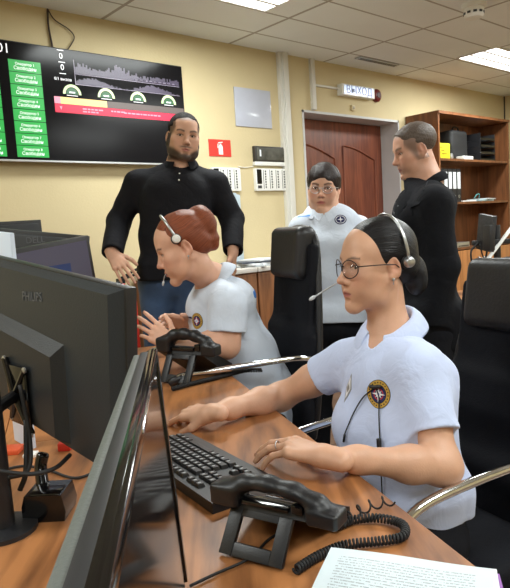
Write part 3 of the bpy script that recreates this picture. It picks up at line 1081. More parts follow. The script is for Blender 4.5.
def emblem(bvh, c, n, up, r, name, parent):
    sh = [(circle(r), 0, M_BLACK_T), (circle(r * .96), .0003, M_GOLD), (circle(r * .66), .0006, M_BLACK_T), (circle(r * .62), .0009, M_NAVY)]
    for k in range(22):
        a = 2 * math.pi * k / 22
        sh.append((circle(r * .055, 8, r * .81 * math.cos(a), r * .81 * math.sin(a)), .0008, M_BLACK_T))
    sh += [(circle(r * .42, 20), .0011, M_RED_T), (circle(r * .34, 20), .0013, M_NAVY),
           (star(r * .56, r * .13, 4), .0015, M_WHITE_T), (star(r * .36, r * .12, 4, 0, 0, math.pi / 4), .0014, M_WHITE_T), (circle(r * .09, 10), .002, M_BLUE_T)]
    return on_cloth(bvh, c, n, up, sh, name, parent)
# ------------------------------------------------------------------ people
def build_person(c):
    """one person: a continuous body, clothes and hair as children. c holds the pose"""
    hd, Rh, hs = c['hd'], c['Rh'], c['hs']
    Rt, pel, waist, chest, nb = c['Rt'], c['pel'], c['waist'], c['chest'], c['nb']
    Rp = c.get('Rp', Rt)
    shL, shR, elL, elR, wrL, wrR = c['shL'], c['shR'], c['elL'], c['elR'], c['wrL'], c['wrR']
    g = c.get('g', 1.0)                      # girth of the trunk
    a = c.get('arm', 1.0)
    root = base_empty('person', (pel[0], pel[1], 0.0)); tag(root, c['label'], 'person')
    hl = lambda p: hd + Rh @ (np.array(p) * hs)
    S = Sdf()
    head_sdf(S, Rh, hd, hs, **c.get('head', {}))
    S.local(np.eye(3), (0, 0, 0))
    nr = c.get('neck', 0.043)
    S.cone(hl((0, -0.024, -0.05)), hl((0, -0.022, -0.10)), nr * 1.04, nr, k=0.022)
    S.cone(hl((0, -0.022, -0.10)), nb, nr, nr * 1.15, k=0.03)
    for sx in (-1, 1):
        S.cone(hl((sx * 0.052, -0.02, -0.05)), nb + Rt @ np.array([sx * 0.018, 0.036, -0.01]), 0.009, 0.009, k=0.014)
    S.cone(nb, lerp(nb, chest, 0.5), nr * 1.2, 0.085 * g, k=0.05)
    S.local(Rt, chest); S.ell((0, 0.0, 0.02), (0.130 * g, 0.092 * g, 0.13), k=0.04)
    S.local(Rt, nb)
    for sx in (-1, 1): S.cone((sx * .018, .045, -.048), (sx * .10, .015, -.045), 0.010, 0.009, k=0.03)
    S.local(Rt, waist); S.ell((0, 0, 0), (0.12 * g, 0.095 * g, 0.12), k=0.05)
    S.local(Rp, pel); S.ell((0, 0, 0), (0.14 * g, 0.11 * g, 0.11), k=0.05)
    for sh in (shL, shR): limb(S, [lerp(nb, sh, 0.6), sh], [0.04, 0.042 * a])
    for sh, el, wr in ((shL, elL, wrL), (shR, elR, wrR)):
        limb(S, [sh, lerp(sh, el, .5), el, lerp(el, wr, .3), lerp(el, wr, .75), wr], [0.046 * a, 0.045 * a, 0.0415 * a, 0.040 * a, 0.027 * a, 0.022 * a], 0.03)
    info = {}
    for side, wr in (('L', wrL), ('R', wrR)):
        h = dict(c['hand' + side]); info[side] = {}
        al = h.pop('along'); bk = h.pop('back'); sc = h.pop('sc', 0.95)
        hand(S, wr, al, bk, sc, left=(side == 'L'), ret=info[side], **h)
    cf0 = skin_col(Rh, hd, hs, **c.get('skin', {}))

    def cf(V):
        col = cf0(V)
        for side in ('L', 'R'):
            for (t, nrm) in info[side]['tips']:
                m = np.exp(-(np.linalg.norm(V - t - nrm * 0.006, axis=1) / 0.006) ** 4)[:, None] * 0.6
                col[:] = col * (1 - m) + np.array(lin(c.get('nail', (226, 176, 168)))) * m
        return col
    sdf_obj('body', S, c.get('h', 0.004), M_SKIN, root, cf, extra=eyes(Rh, hd, hs, c.get('iris', (80, 70, 60)), c.get('gaze', (0, 1, 0))))
    nu = hl((0, -0.02, -0.1)) - nb; nu /= np.linalg.norm(nu)
    # ---- top
    P = Sdf(); P.local(Rt, chest)
    cw, cd = c.get('chest_r', (0.158, 0.112))
    P.ell((0, -0.008, 0.0), (cw, cd, 0.17), k=0.03)
    bu = c.get('bust', 0)
    if bu:
        for sx in (-1, 1): P.ell((sx * 0.07, cd - 0.035, -0.045), (0.068 * bu, 0.055 * bu, 0.065 * bu), k=0.05)
    else:
        P.ell((0, cd - 0.06, 0.02), (cw * .8, 0.065, 0.11), k=0.06)
    P.local(Rt, nb); P.ell((0, -0.02, -0.098), (cw * 1.0, cd * .78, 0.075), k=0.06); P.local(Rt, chest)
    P.local(Rt, waist); P.ell((0, 0.004, 0), c.get('waist_r', (0.145, 0.12, 0.14)), k=0.09)
    P.local(Rp, pel); hr = c.get('hip_r', (0.16, 0.135)); P.ell((0, 0.0, 0.01), (*hr, 0.13), k=0.09); P.box((0, 0, -0.03), (hr[0] - .05, hr[1] - .05, 0.07), 0.045, k=0.05)
    P.local(np.eye(3), (0, 0, 0))
    tr = c.get('trap', 0.056)
    for sh in (shL, shR):
        P.cone(nb - UPV * 0.022, sh, tr, c.get('delt', 0.056), k=0.04)
    sr = c.get('sleeve_r', (0.062, 0.062))
    fr = c.get('sleeve', (0.70, 0.5))
    if c.get('long'):
        for sh, el, wr in ((shL, elL, wrL), (shR, elR, wrR)):
            P.sub(sleeve(sh, el, sr[0], sr[1], 1, ext=(wr, c['long'], sr[2])), 0.05)
    else:
        P.sub(sleeve(shL, elL, *sr, fr[0]), 0.04); P.sub(sleeve(shR, elR, *sr, fr[1]), 0.04)
    P.cone(nb - nu * 0.03, nb + nu * 0.1, nr * 1.15 + 0.006, nr * 1.15 + 0.012, k=0.006, op='d')
    vd = c.get('vneck')
    if vd:
        P.local(Rt, nb); P.cone((0, 0.05, 0.01), (0, 0.05 + vd[1], -vd[0]), vd[2], 0.004, k=0.006, op='d'); P.local(np.eye(3), (0, 0, 0))
    P.plane(pel - UPV * c.get('hem', 0.10), (0, 0, -1))
    if c.get('modify'): c['modify'](P)
    P.disp = folds(c.get('fold', 0.0042), c.get('foldf', 26), c.get('seed', 3))
    top = sdf_obj(c['top'], P, c.get('ht', 0.0045), c['top_mat'], root)
    if c.get('collar'):
        kw = dict(c['collar']); Rn = frame(Rt[:, 1], kw.pop('pitch', 12)); up = kw.pop('up', 0.012)
        collar('collar', nb + nu * up, Rn, kw.pop('mat', c['top_mat']), top, **kw)
    # ---- legs
    T = Sdf(); T.local(Rp, pel); T.ell((0, -0.005, -0.04), (hr[0] - .008, hr[1] - .008, 0.11), k=0.04); T.ell((0, 0, 0.05), (hr[0] - .010, hr[1] - .010, 0.09), k=0.03)
    fw = Rp[:, 1].copy(); fw[2] = 0; fw /= np.linalg.norm(fw); rt_ = np.array([fw[1], -fw[0], 0])
    ank = []
    for sx in (-1, 1):
        hp = pel + rt_ * sx * 0.088 - UPV * 0.06
        if c['legs'] == 'sit':
            kn = hp + fw * 0.40 + rt_ * sx * 0.03; kn[2] = 0.50; an = kn + fw * 0.03; an[2] = 0.09
            rads = [0.09, 0.068, 0.056, 0.05]
        else:
            an = hp + rt_ * sx * 0.03; an[2] = 0.09; kn = lerp(hp, an, .5) + fw * 0.02
            rads = c.get('leg_r', [0.093, 0.068, 0.062, 0.055])
        limb(T, [hp, kn, lerp(kn, an, .5), an], rads, 0.04); ank.append(an)
    T.plane((0, 0, 0.06), (0, 0, -1)); T.disp = folds(0.004, 18, 5)
    sdf_obj(c.get('bottom', 'trousers'), T, 0.009, c['bottom_mat'], root)
    for an in ank:
        Z = Sdf(); shoe(Z, an, fw, c.get('shoe', 0.9)); sdf_obj('shoe', Z, 0.008, M_SHOE, root)
    # ---- hair
    Hh = Sdf(); Hh.local(Rh, hd, hs); pole = c['hair'](Hh)
    sdf_obj('hair', Hh, c.get('hh', 0.004), c['hair_mat'], root, strandf=hair_strand(Rh, hd, hs, pole))
    return dict(hd=hd, Rh=Rh, hs=hs, hl=hl, top=top, bv=bvh_of(top), root=root, info=info, nb=nb)


def front_hair(H):
    H.ell((0, -0.018, 0.042), (0.0805, 0.1010, 0.0865), k=0.02)
    H.ell((0, -0.07, -0.01), (0.060, 0.045, 0.05), k=0.03)
    H.ell((0, 0.108, -0.006), (0.080, 0.082, 0.094), k=0.012, op='d')
    H.plane(np.array([0, 0.016, 0.008]), np.array([0, 0.76, -0.65]), k=0.008)
    for sx in (-1, 1): H.ell((sx * 0.088, -0.012, -0.008), (0.022, 0.022, 0.032), k=0.01, op='d')
    H.ell((0.0, -0.112, -0.022), (0.040, 0.034, 0.042), k=0.012)
    H.ell((0.0, -0.122, -0.05), (0.034, 0.03, 0.045), k=0.012)
    return (0, -1, -0.25)


_el = at(443, 467, 1.32); _wl = onZ(328, 457, 0.785); _wr = onZ(212, 413, 0.785)
FW = build_person(dict(
    label='seated woman in pale blue polo shirt with glasses and headset, reaching over the desk',
    hd=at(376, 264.5, 1.50), Rh=frame(face_dir(18), 0, 0), hs=0.915, head=dict(fat=-0.003, jaw=0.97, nose=1.08),
    Rt=frame(face_dir(42), 6), Rp=frame(face_dir(25), 0), pel=at(405, 501, 1.53), waist=at(403, 470, 1.51), chest=at(395, 402, 1.50), nb=at(391, 337, 1.515),
    shL=at(418, 371, 1.41), shR=at(348, 362, 1.62), elL=_el, elR=at(280, 397, 1.76), wrL=_wl, wrR=_wr, arm=0.89, neck=0.040, g=0.93,
    handL=dict(along=onZ(286, 444, 0.80) - _wl, back=(0, 0, 1.0), sc=1.0, curls=[(.42, .35, .2), (.38, .38, .2), (.40, .40, .22), (.48, .45, .25)], spread=0.07, thumb=(.5, .35)),
    handR=dict(along=onZ(165, 410, 0.77) - _wr, back=np.array([0, 0, 1.0]) - CF * 0.3, sc=0.95, curls=[(.35, .3, .2), (.7, .7, .5), (.9, .85, .5), (1.0, .85, .5)], spread=0.04, thumb=(.25, .35)),
    skin=dict(base=(206, 160, 132), lip=(166, 86, 84), brow=(96, 76, 68), blush=0.25, brow_t=.003), gaze=(-0.05, 1, -0.15), h=0.0031,
    top='polo_shirt', top_mat=M_POLO, chest_r=(0.148, 0.106), bust=0.95, waist_r=(0.132, 0.118, 0.14), hip_r=(0.138, 0.125), trap=0.048, delt=0.048, sleeve_r=(0.058, 0.056), sleeve=(0.66, 0.36), hem=0.015,
    vneck=(0.11, 0.055, 0.026), collar=dict(rad=0.052, h=0.036, drop=0.058, gap=22, tip=0.030, flare=0.034, up=0.026, pitch=3), fold=0.0048, foldf=22,
    legs='sit', bottom_mat=M_TROUSER, hair=front_hair, hair_mat=hair_mat('black_hair', (8, 8, 10), (30, 28, 31), 0.40), hh=0.0034, ht=0.0042))
c, n = hit_px(FW['bv'], 379, 394)
emblem(FW['bv'], c, n, UPV, 0.033, 'embroidered_emblem', FW['top'])
c, n = hit_px(FW['bv'], 349, 388)
on_cloth(FW['bv'], c, n, UPV + CR * 0.1, [(star(.036, .012, 2), 0, MT['silver']), (star(.026, .008, 2), .0006, M_WHITE_T), (star(.012, .006, 2), .0012, MT['silver'])], 'silver_patch', FW['top'])
p, r = FW['info']['L']['prox'][2]; Rr = FW['info']['L']['R']
dv = Rr @ np.array([-0.02, math.cos(.38), -math.sin(.38)]); b_ = np.cross(dv, Rr[:, 0]); b_ /= np.linalg.norm(b_); a_ = np.cross(b_, dv)
pc = p - Rr[:, 2] * 0.006
ringb = MB(); ringb.tube([pc + (a_ * math.cos(t) + b_ * math.sin(t)) * r * 1.05 for t in np.linspace(0, 2 * math.pi, 25)], 0.0014, 8)
keep_parent(ringb.build('ring', MT['silver'], None, True), FW['root'])


def earrings(P):
    for sx in (-1, 1):
        pp = P['hl']((sx * 0.080, -0.004, -0.036)); e_ = MB(); e_.ball(pp, 0.004, 10); e_.tube([pp + UPV * .003, pp - UPV * .012], 0.0012, 6)
        keep_parent(e_.build('earring', MT['silver'], None, True), P['root'])


earrings(FW)


# ---- the red-haired woman at the next place, bent over her hands
def red_hair(H):
    H.ell((0, -0.018, 0.042), (0.0815, 0.1015, 0.0875), k=0.02)
    H.ell((0, -0.07, -0.01), (0.060, 0.045, 0.05), k=0.03)
    H.ell((0, 0.108, -0.004), (0.080, 0.082, 0.092), k=0.012, op='d')
    H.plane(np.array([0, 0.018, 0.006]), np.array([0, 0.80, -0.60]), k=0.008)
    for sx in (-1, 1): H.ell((sx * 0.088, -0.012, -0.008), (0.022, 0.022, 0.032), k=0.01, op='d')
    H.ell((0.0, -0.112, 0.050), (0.050, 0.040, 0.058), k=0.010)
    H.ell((0.0, -0.105, -0.005), (0.036, 0.034, 0.055), k=0.012)
    H.ell((0.015, -0.10, 0.095), (0.035, 0.038, 0.025), k=0.008); H.disp = folds(.003, 70, 2)
    return (0, -1, 0.35)


_we = at(226, 345, 2.19)
_wwL = at(172, 345, 2.14); _wwR = at(186, 322, 2.39)
RW = build_person(dict(
    label='seated red-haired woman in white polo shirt looking down at her raised hands', seed=9,
    hd=at(182.5, 246.5, 2.24), Rh=frame(face_dir(9), 19, 0), hs=1.0, head=dict(fat=0.003, nose=1.05),
    Rt=frame(face_dir(16), 24), Rp=frame(face_dir(16), 0), pel=at(260, 396, 2.50), waist=at(246, 358, 2.43), chest=at(220, 322, 2.38), nb=at(213, 280, 2.34),
    shL=at(228, 306, 2.20), shR=at(214, 298, 2.54), elL=_we, elR=at(222, 340, 2.58), wrL=_wwL, wrR=_wwR, arm=1.12, neck=0.047,
    handL=dict(along=at(146, 326, 2.15) - _wwL, back=-CF * 1.0 + UPV * .5, sc=0.95, curls=[(.2, .3, .2), (.25, .35, .2), (.35, .4, .3), (.5, .5, .3)], spread=0.1, thumb=(.6, .2)),
    handR=dict(along=at(150, 318, 2.28) - _wwR, back=UPV * .6 - CR * .6, sc=0.95, curls=[(.2, .3, .2), (.4, .4, .3), (.6, .6, .4), (.7, .7, .4)], spread=0.12, thumb=(.7, .2)),
    skin=dict(base=(212, 164, 138), lip=(186, 92, 92), brow=(70, 44, 36), blush=0.32, brow_t=.0035), gaze=(0, 1, -0.35), h=0.0036, iris=(60, 60, 50), nail=(150, 60, 60),
    top='polo_shirt', top_mat=M_POLO2, chest_r=(0.160, 0.128), bust=1.0, waist_r=(0.150, 0.135, 0.16), hip_r=(0.165, 0.145), trap=0.052, delt=0.054, sleeve_r=(0.066, 0.068), sleeve=(0.66, 0.6),
    vneck=(0.10, 0.06, 0.024), collar=dict(rad=0.053, h=0.022, drop=0.05, gap=26, tip=0.03, flare=0.034, up=0.004, pitch=14), fold=0.006, foldf=20, hem=0.10,
    legs='sit', bottom_mat=M_TROUSER, hair=red_hair, hair_mat=hair_mat('auburn_hair', (66, 30, 20), (176, 96, 62), 0.42)))
earrings(RW)
c, n = hit_px(RW['bv'], 197, 321)
emblem(RW['bv'], c, n, UPV, 0.030, 'embroidered_emblem', RW['top'])
c, n = hit_px(RW['bv'], 184, 317)
on_cloth(RW['bv'], c, n, UPV, [(rectp(-.035, .035, -.004, .004), 0, M_NAVY)], 'name_strip', RW['top'])
c, n = hit_px(RW['bv'], 257, 291)
on_cloth(RW['bv'], c, n, UPV, [(circle(.018, 14, 0, 0, .8), 0, M_BLUE_T), (circle(.014, 12, .02, .008, .8), .0003, M_BLUE_T)], 'blue_back_print', RW['top'])


# ---- the standing men and the standing woman behind
def man_hair(H):
    H.ell((0, -0.016, 0.044), (0.0815, 0.0985, 0.0835), k=0.02)
    H.ell((0, 0.030, 0.052), (0.064, 0.0605, 0.042), k=0.02); H.disp = folds(.0016, 160, 4)
    H.box((0, 0.105, 0.010), (0.050, 0.072, 0.050), 0.014, k=0.006, op='d')
    for sx in (-1, 1): H.ell((sx * 0.046, 0.078, 0.074), (0.016, 0.030, 0.014), k=0.008, op='d')
    H.plane(np.array([0, 0.030, 0.0]), np.array([0, 0.97, -0.42]), k=0.006)
    H.plane(np.array([0, -0.02, -0.045]), np.array([0, 0.1, -1]), k=0.01)
    for sx in (-1, 1): H.ell((sx * 0.088, -0.014, -0.012), (0.022, 0.019, 0.032), k=0.01, op='d')
    return (0.1, 0.3, 1)


M_SWEATER = cloth('black_knit', (27, 27, 31), 0.8, weave=500, bump=0.2)
M_JEANS = cloth('blue_denim', (58, 78, 108), 0.8, weave=700, bump=0.2, noise=0.25)
fm = -CF * math.cos(math.radians(8)) + CR * math.sin(math.radians(8))
fh = -CF * math.cos(math.radians(17)) + CR * math.sin(math.radians(17))
_w1R = at(112, 254, 3.02); _w1L = at(233, 252, 3.10)
M1 = build_person(dict(
    label='tall bearded man in black collared sweater and jeans standing before the wall screen', seed=21,
    hd=at(183.5, 137, 3.14), Rh=frame(fh, 4, 8), hs=0.985, head=dict(male=True, fat=0.010, jaw=1.08, nose=1.15),
    Rt=frame(fm, -2), pel=at(172, 272, 3.2), waist=at(174, 235, 3.18), chest=at(177, 200, 3.18), nb=at(180, 167, 3.2),
    shR=at(138, 184, 3.2), shL=at(215, 185, 3.2), elR=at(119, 221, 3.22), elL=at(232, 219, 3.24), wrR=_w1R, wrL=_w1L, arm=1.22, neck=0.054, g=1.12,
    handR=dict(along=at(130, 279, 2.95) - _w1R, back=-CF * .5 + UPV * .8 - CR * .2, sc=1.05, curls=[(.2, .2, .2)] * 4, spread=0.08, thumb=(.5, .2)),
    handL=dict(along=(0, 0, -1.0), back=CR, sc=1.05, curls=[(.3, .4, .3)] * 4),
    skin=dict(base=(200, 154, 128), lip=(168, 98, 90), brow=(44, 32, 26), beard=(32, 25, 22), hairline=(40, 31, 27), blush=0.15, brow_t=.0045), gaze=(0.1, 1, -0.05), h=0.004,
    top='sweater', top_mat=M_SWEATER, chest_r=(0.195, 0.128), waist_r=(0.182, 0.132, 0.17), hip_r=(0.172, 0.132), trap=0.060, delt=0.058, long=0.97, sleeve_r=(0.068, 0.062, 0.052),
    vneck=(0.10, 0.045, 0.026), collar=dict(rad=0.066, h=0.034, drop=0.05, gap=24, tip=0.02, flare=0.024, up=0.02, pitch=0), hem=0.03, fold=0.0045, foldf=20,
    legs='stand', bottom='jeans', bottom_mat=M_JEANS, shoe=1.05, hair=man_hair, hh=0.0032, hair_mat=hair_mat('dark_brown_hair', (14, 10, 9), (28, 22, 19), 0.9), ht=0.005))


def buttons(P, pts, m_, name='button'):
    for (x, y) in pts:
        c, n = hit_px(P['bv'], x, y); b = MB()
        Rb = frame(n) if abs(n[2]) < .95 else np.eye(3)
        b.lathe([(0.004, -0.001), (0.0045, 0.001), (0.003, 0.002)], c, np.stack([Rb[:, 0], Rb[:, 2], -n * -1], 1), 10)
        keep_parent(b.build(name, m_, None), P['top'])


buttons(M1, [(179.5, 173.5), (179, 180)], MT['white_plastic'])


def sw_hair(H):
    H.ell((0, -0.016, 0.040), (0.090, 0.108, 0.096), k=0.02)
    H.ell((0, -0.05, -0.01), (0.080, 0.060, 0.06), k=0.03)
    H.disp = folds(.004, 60, 6, (1, 1, .4))
    H.ell((0, 0.115, -0.038), (0.069, 0.095, 0.088), k=0.012, op='d')
    H.plane(np.array([0, 0, -0.045]), np.array([0, 0.3, -1]), k=0.02)
    return (0.1, 0.5, 1)


fs = -CF * math.cos(math.radians(14)) - CR * math.sin(math.radians(14))
_w2R = at(294, 290, 3.02); _w2L = at(368, 288, 3.05)
SWN = build_person(dict(
    label='short dark-haired woman in white polo and glasses standing in front of the door', seed=31,
    hd=at(323.5, 188, 3.1), Rh=frame(fs, 4, 4), hs=0.96, head=dict(fat=0.006),
    Rt=frame(fs, 0), pel=at(336, 318, 3.15), waist=at(333, 278, 3.14), chest=at(331, 236, 3.12), nb=at(326, 211, 3.14),
    shR=at(301, 229, 3.12), shL=at(358, 228, 3.2), elR=at(290, 262, 3.14), elL=at(372, 260, 3.24), wrR=_w2R, wrL=_w2L, arm=1.05, neck=0.047, g=1.05,
    handR=dict(along=(0, 0, -1.0), back=-CR, sc=.92, curls=[(.3, .3, .2)] * 4), handL=dict(along=(0, 0, -1.0), back=CR, sc=.92, curls=[(.3, .3, .2)] * 4),
    skin=dict(base=(208, 162, 136), lip=(186, 90, 90), brow=(50, 36, 32), blush=0.35), h=0.0042,
    top='polo_shirt', top_mat=M_POLO2, chest_r=(0.165, 0.120), bust=1.1, waist_r=(0.165, 0.140, 0.14), hip_r=(0.175, 0.15), trap=0.042, delt=0.048, sleeve_r=(0.062, 0.066), sleeve=(0.7, 0.7),
    vneck=(0.09, 0.05, 0.022), collar=dict(rad=0.062, h=0.034, drop=0.05, gap=20, tip=0.03, flare=0.042, up=0.020, pitch=0), hem=0.0, fold=0.006, foldf=20,
    legs='stand', bottom_mat=M_TROUSER, hair=sw_hair, hair_mat=hair_mat('dark_hair', (18, 12, 12), (44, 30, 28), 0.45), ht=0.005))
c, n = hit_px(SWN['bv'], 340.5, 219.5)
on_cloth(SWN['bv'], c, n, UPV, [(circle(.030, 24, 0, 0, .85), 0, M_NAVY), (circle(.025, 20, 0, 0, .82), .0004, M_WHITE_T), (circle(.022, 20, 0, 0, .8), .0008, M_NAVY), (star(.016, .005, 4), .0012, M_WHITE_T)], 'round_emblem', SWN['top'])
c, n = hit_px(SWN['bv'], 304, 216)
on_cloth(SWN['bv'], c, n, UPV, [(rectp(-.04, .04, -.011, .011), 0, mat('pale_blue_thread', (176, 200, 228), 0.7)), (rectp(-.032, .032, -.006, .004), .0004, M_BLUE_T)], 'name_strip', SWN['top'])

M_COAT = cloth('black_wool', (25, 26, 30), 0.9, weave=600, bump=0.15)
fr_ = face_dir(-6)
_w3L = at(436, 322, 2.66); _w3R = at(404, 318, 2.9)


def mr_hair(H):
    H.ell((0, -0.017, 0.044), (0.0775, 0.0985, 0.0825), k=0.02)
    H.ell((0, 0.040, 0.062), (0.060, 0.052, 0.036), k=0.02); H.disp = folds(.002, 110, 5)
    H.ell((0, 0.118, -0.004), (0.070, 0.070, 0.080), k=0.010, op='d')
    H.plane(np.array([0, 0.034, 0.0]), np.array([0, 0.90, -0.42]), k=0.008)
    H.plane(np.array([0, -0.02, -0.055]), np.array([0, 0.1, -1]), k=0.01)
    for sx in (-1, 1): H.ell((sx * 0.088, -0.012, -0.012), (0.022, 0.021, 0.034), k=0.01, op='d')
    return (0.1, 0.3, 1)


MR = build_person(dict(
    label='man in long black coat with short brown hair standing in profile by the bookcase', seed=41,
    hd=at(414.5, 150, 2.8), Rh=frame(face_dir(4), 13, 0), hs=0.98, head=dict(male=True, nose=1.15, fat=-0.002),
    Rt=frame(fr_, 2), pel=at(432, 318, 2.8), waist=at(428, 270, 2.8), chest=at(423, 222, 2.8), nb=at(427, 183, 2.8),
    shL=at(435, 204, 2.62), shR=at(414, 202, 2.98), elL=at(444, 266, 2.62), elR=at(414, 262, 3.0), wrL=_w3L, wrR=_w3R, arm=1.1, neck=0.052, g=1.08,
    handL=dict(along=(0, 0, -1.0), back=-CF, sc=1.0, curls=[(.4, .5, .4)] * 4), handR=dict(along=(0, 0, -1.0), back=CF, sc=1.0, curls=[(.4, .5, .4)] * 4),
    skin=dict(base=(200, 152, 128), lip=(168, 100, 94), brow=(96, 74, 60), blush=0.25, stub=0.15, hairline=(84, 70, 62)), h=0.0042, gaze=(0, 1, -0.3),
    top='coat', top_mat=M_COAT, chest_r=(0.182, 0.125), waist_r=(0.172, 0.128, 0.18), hip_r=(0.168, 0.130), trap=0.052, delt=0.056, long=1.0, sleeve_r=(0.072, 0.064, 0.054),
    vneck=(0.22, 0.09, 0.045), collar=dict(rad=0.060, h=0.036, drop=0.052, gap=34, tip=0.02, flare=0.016, up=0.004, pitch=8), hem=0.14, fold=0.004, foldf=16,
    legs='stand', bottom_mat=M_TROUSER, shoe=1.05, hair=mr_hair, hh=0.0032, hair_mat=hair_mat('greying_brown_hair', (52, 42, 36), (112, 98, 88), 0.5), ht=0.005))
# dark shirt seen between the coat fronts
V_ = Sdf(); V_.local(frame(fr_, 2), at(423, 222, 2.8)); V_.ell((0, 0, 0.02), (0.150, 0.122, 0.16), k=0.03)
V_.local(np.eye(3), (0, 0, 0)); V_.cone(at(427, 183, 2.8), at(426, 200, 2.8), 0.062, 0.09, k=0.04); V_.cone(at(427, 183, 2.8), at(426.5, 165, 2.8), 0.058, 0.060, k=0.004, op='d')
sdf_obj('shirt', V_, 0.006, cloth('charcoal_shirt', (60, 60, 66)), MR['root'])

on_cloth_px(MR, [(413, 184), (404, 189), (396, 203), (391, 222), (396, 228), (404, 210)], cloth('charcoal_front', (66, 66, 72)), 'shirt_front')
on_cloth_px(MR, [(425, 176), (415, 182), (406, 206), (397, 229), (402, 232), (413, 214), (411, 208), (420, 204), (424, 190)], cloth('black_lapel', (30, 31, 36)), 'lapel', .004)

for w_ in ([(314, 204), (309, 208), (312, 216), (319, 222), (323.5, 214)], [(333, 205), (338, 209), (336, 217), (329, 223), (324.5, 214)]):
    on_cloth_px(SWN, w_, M_POLO2, 'collar_wing', .004)

# ------------------------------------------------------------------ what they wear on their heads and wrists
M_LENS = glass('spectacle_lens', (250, 250, 252), 0.04)
M_SPEC = mat('dark_spectacle_frame', (38, 30, 32), 0.3, 0.4)


def eyeglasses(P, label, m_frame, r=0.022, rim=0.0016, lens_gap=0.0325, z0=-0.006, y0=0.101):
    hl = P['hl']; root = base_empty('eyeglasses', hl((0, y0, z0)))
    tag(root, label, 'glasses')
    wrap = lambda x: 0.010 * (abs(x) / .05) ** 2
    fr = MB()
    for sx in (-1, 1):
        fr.tube([hl((sx * lens_gap + r * 1.12 * math.cos(t), y0 - wrap(sx * lens_gap + r * math.cos(t)), z0 + r * 0.86 * math.sin(t))) for t in np.linspace(0, 2 * math.pi, 29)], rim, 6)
    fr.tube([hl((-0.011, y0, z0 + .006)), hl((0, y0 + .003, z0 + .009)), hl((0.011, y0, z0 + .006))], rim, 6)
    keep_parent(fr.build('frame', m_frame, None, True), root)
    for sx in (-1, 1):
        le = MB(); n = 24
        vs = [hl((sx * lens_gap, y0 - .003, z0))] + [hl((sx * lens_gap + r * 1.1 * math.cos(t), y0 - wrap(sx * lens_gap + r * math.cos(t)), z0 + r * .84 * math.sin(t))) for t in np.linspace(0, 2 * math.pi, n, endpoint=False)]
        le.add(vs, [(0, 1 + k, 1 + (k + 1) % n) for k in range(n)])
        o = le.build('lens', M_LENS, None, True); md = o.modifiers.new('t', 'SOLIDIFY'); md.thickness = 0.0012
        keep_parent(o, root)
        tm = MB(); tm.tube([hl((sx * (lens_gap + r * 1.1), y0 - .012, z0 + .007)), hl((sx * 0.072, 0.075, z0 + .008)), hl((sx * 0.0785, 0.02, z0 + .008)), hl((sx * 0.081, -0.012, z0 + .006)), hl((sx * 0.079, -0.035, z0 - .012))], rim * 1.1, 6)
        keep_parent(tm.build('temple', m_frame, None, True), root)
    return root


def headset(P, label, ear, mband, mcup, cup, top=(0.0, 0.131), rx=0.0865, mic=None, mic_side=1, mboom=None, cr=1.0):
    """headband over the crown, an ear cup on each side and a microphone boom"""
    hl = P['hl']; root = base_empty('headset', hl((0, 0, 0.1)))
    tag(root, label, 'headset')
    cy, cz = cup
    bd = MB(); pts = []
    for t in np.linspace(0, math.pi, 25):
        c, s_ = math.cos(t), math.sin(t)
        pts.append(hl((ear * rx * c, cy + (top[0] - cy) * s_, cz + (top[1] - cz) * s_ ** 0.8)))
    bd.tube(pts, 0.0030, 8, flat=(1.0, 1.6))
    keep_parent(bd.build('headband', mband, None, True), root)
    for sd in (ear, -ear):
        ax = P['Rh'][:, 0] * sd
        e1 = np.cross(ax, UPV); e1 /= np.linalg.norm(e1)
        Rc = np.stack([e1, np.cross(ax, e1), ax], 1)
        cp = hl((sd * (rx - 0.001), cy, cz - 0.004))
        cm = MB(); cm.lathe([(0.006 * cr, 0.013), (0.011 * cr, 0.010), (0.0135 * cr, 0.004), (0.0135 * cr, -0.002), (0.010 * cr, -0.004)], cp, Rc, 20)
        keep_parent(cm.build('ear_cup', mcup, None), root)
        cu = MB(); cu.lathe([(0.010, -0.001), (0.016 * cr, -0.003), (0.017 * cr, -0.007), (0.015 * cr, -0.011), (0.009, -0.012)], cp, Rc, 20)
        keep_parent(cu.build('ear_cushion', MT['rubber'], None, True), root)
    if mic is not None:
        cp = hl((mic_side * (rx + 0.006), cy, cz - 0.004))
        bm_ = MB(); q = spline([cp] + [hl(p) for p in mic], 6)
        bm_.tube(q, 0.0020, 6)
        keep_parent(bm_.build('microphone_boom', mboom or MT['silver'], None, True), root)
        mh = MB(); d = q[-1] - q[-4]; d /= np.linalg.norm(d)
        mh.tube([q[-1] - d * 0.006, q[-1], q[-1] + d * 0.010, q[-1] + d * 0.015], [0.003, 0.0045, 0.0045, 0.002], 10)
        keep_parent(mh.build('microphone', MT['grey_plastic'], None, True), root)
    return root


eyeglasses(FW, 'dark-rimmed glasses on the woman in the pale blue polo in front', M_SPEC, 0.0275, 0.0013, z0=-0.004)
eyeglasses(SWN, 'thin-rimmed glasses on the woman standing before the door', MT['silver'], 0.022, 0.0013)
headset(FW, 'headset with silver headband on the black-haired woman in front', -1, MT['silver'], MT['silver'], (-0.048, 0.010), (-0.03, 0.1335),
        mic=[(0.086, 0.03, -0.03), (0.072, 0.10, -0.055), (0.05, 0.165, -0.078)], mboom=MT['grey_plastic'])
headset(RW, 'headset with white ear pad on the red-haired woman', -1, MT['silver'], MT['white_plastic'], (0.012, 0.040), (0.03, 0.134),
        mic=[(0.086, 0.04, -0.03), (0.066, 0.10, -0.075), (0.045, 0.118, -0.098)], cr=1.15)

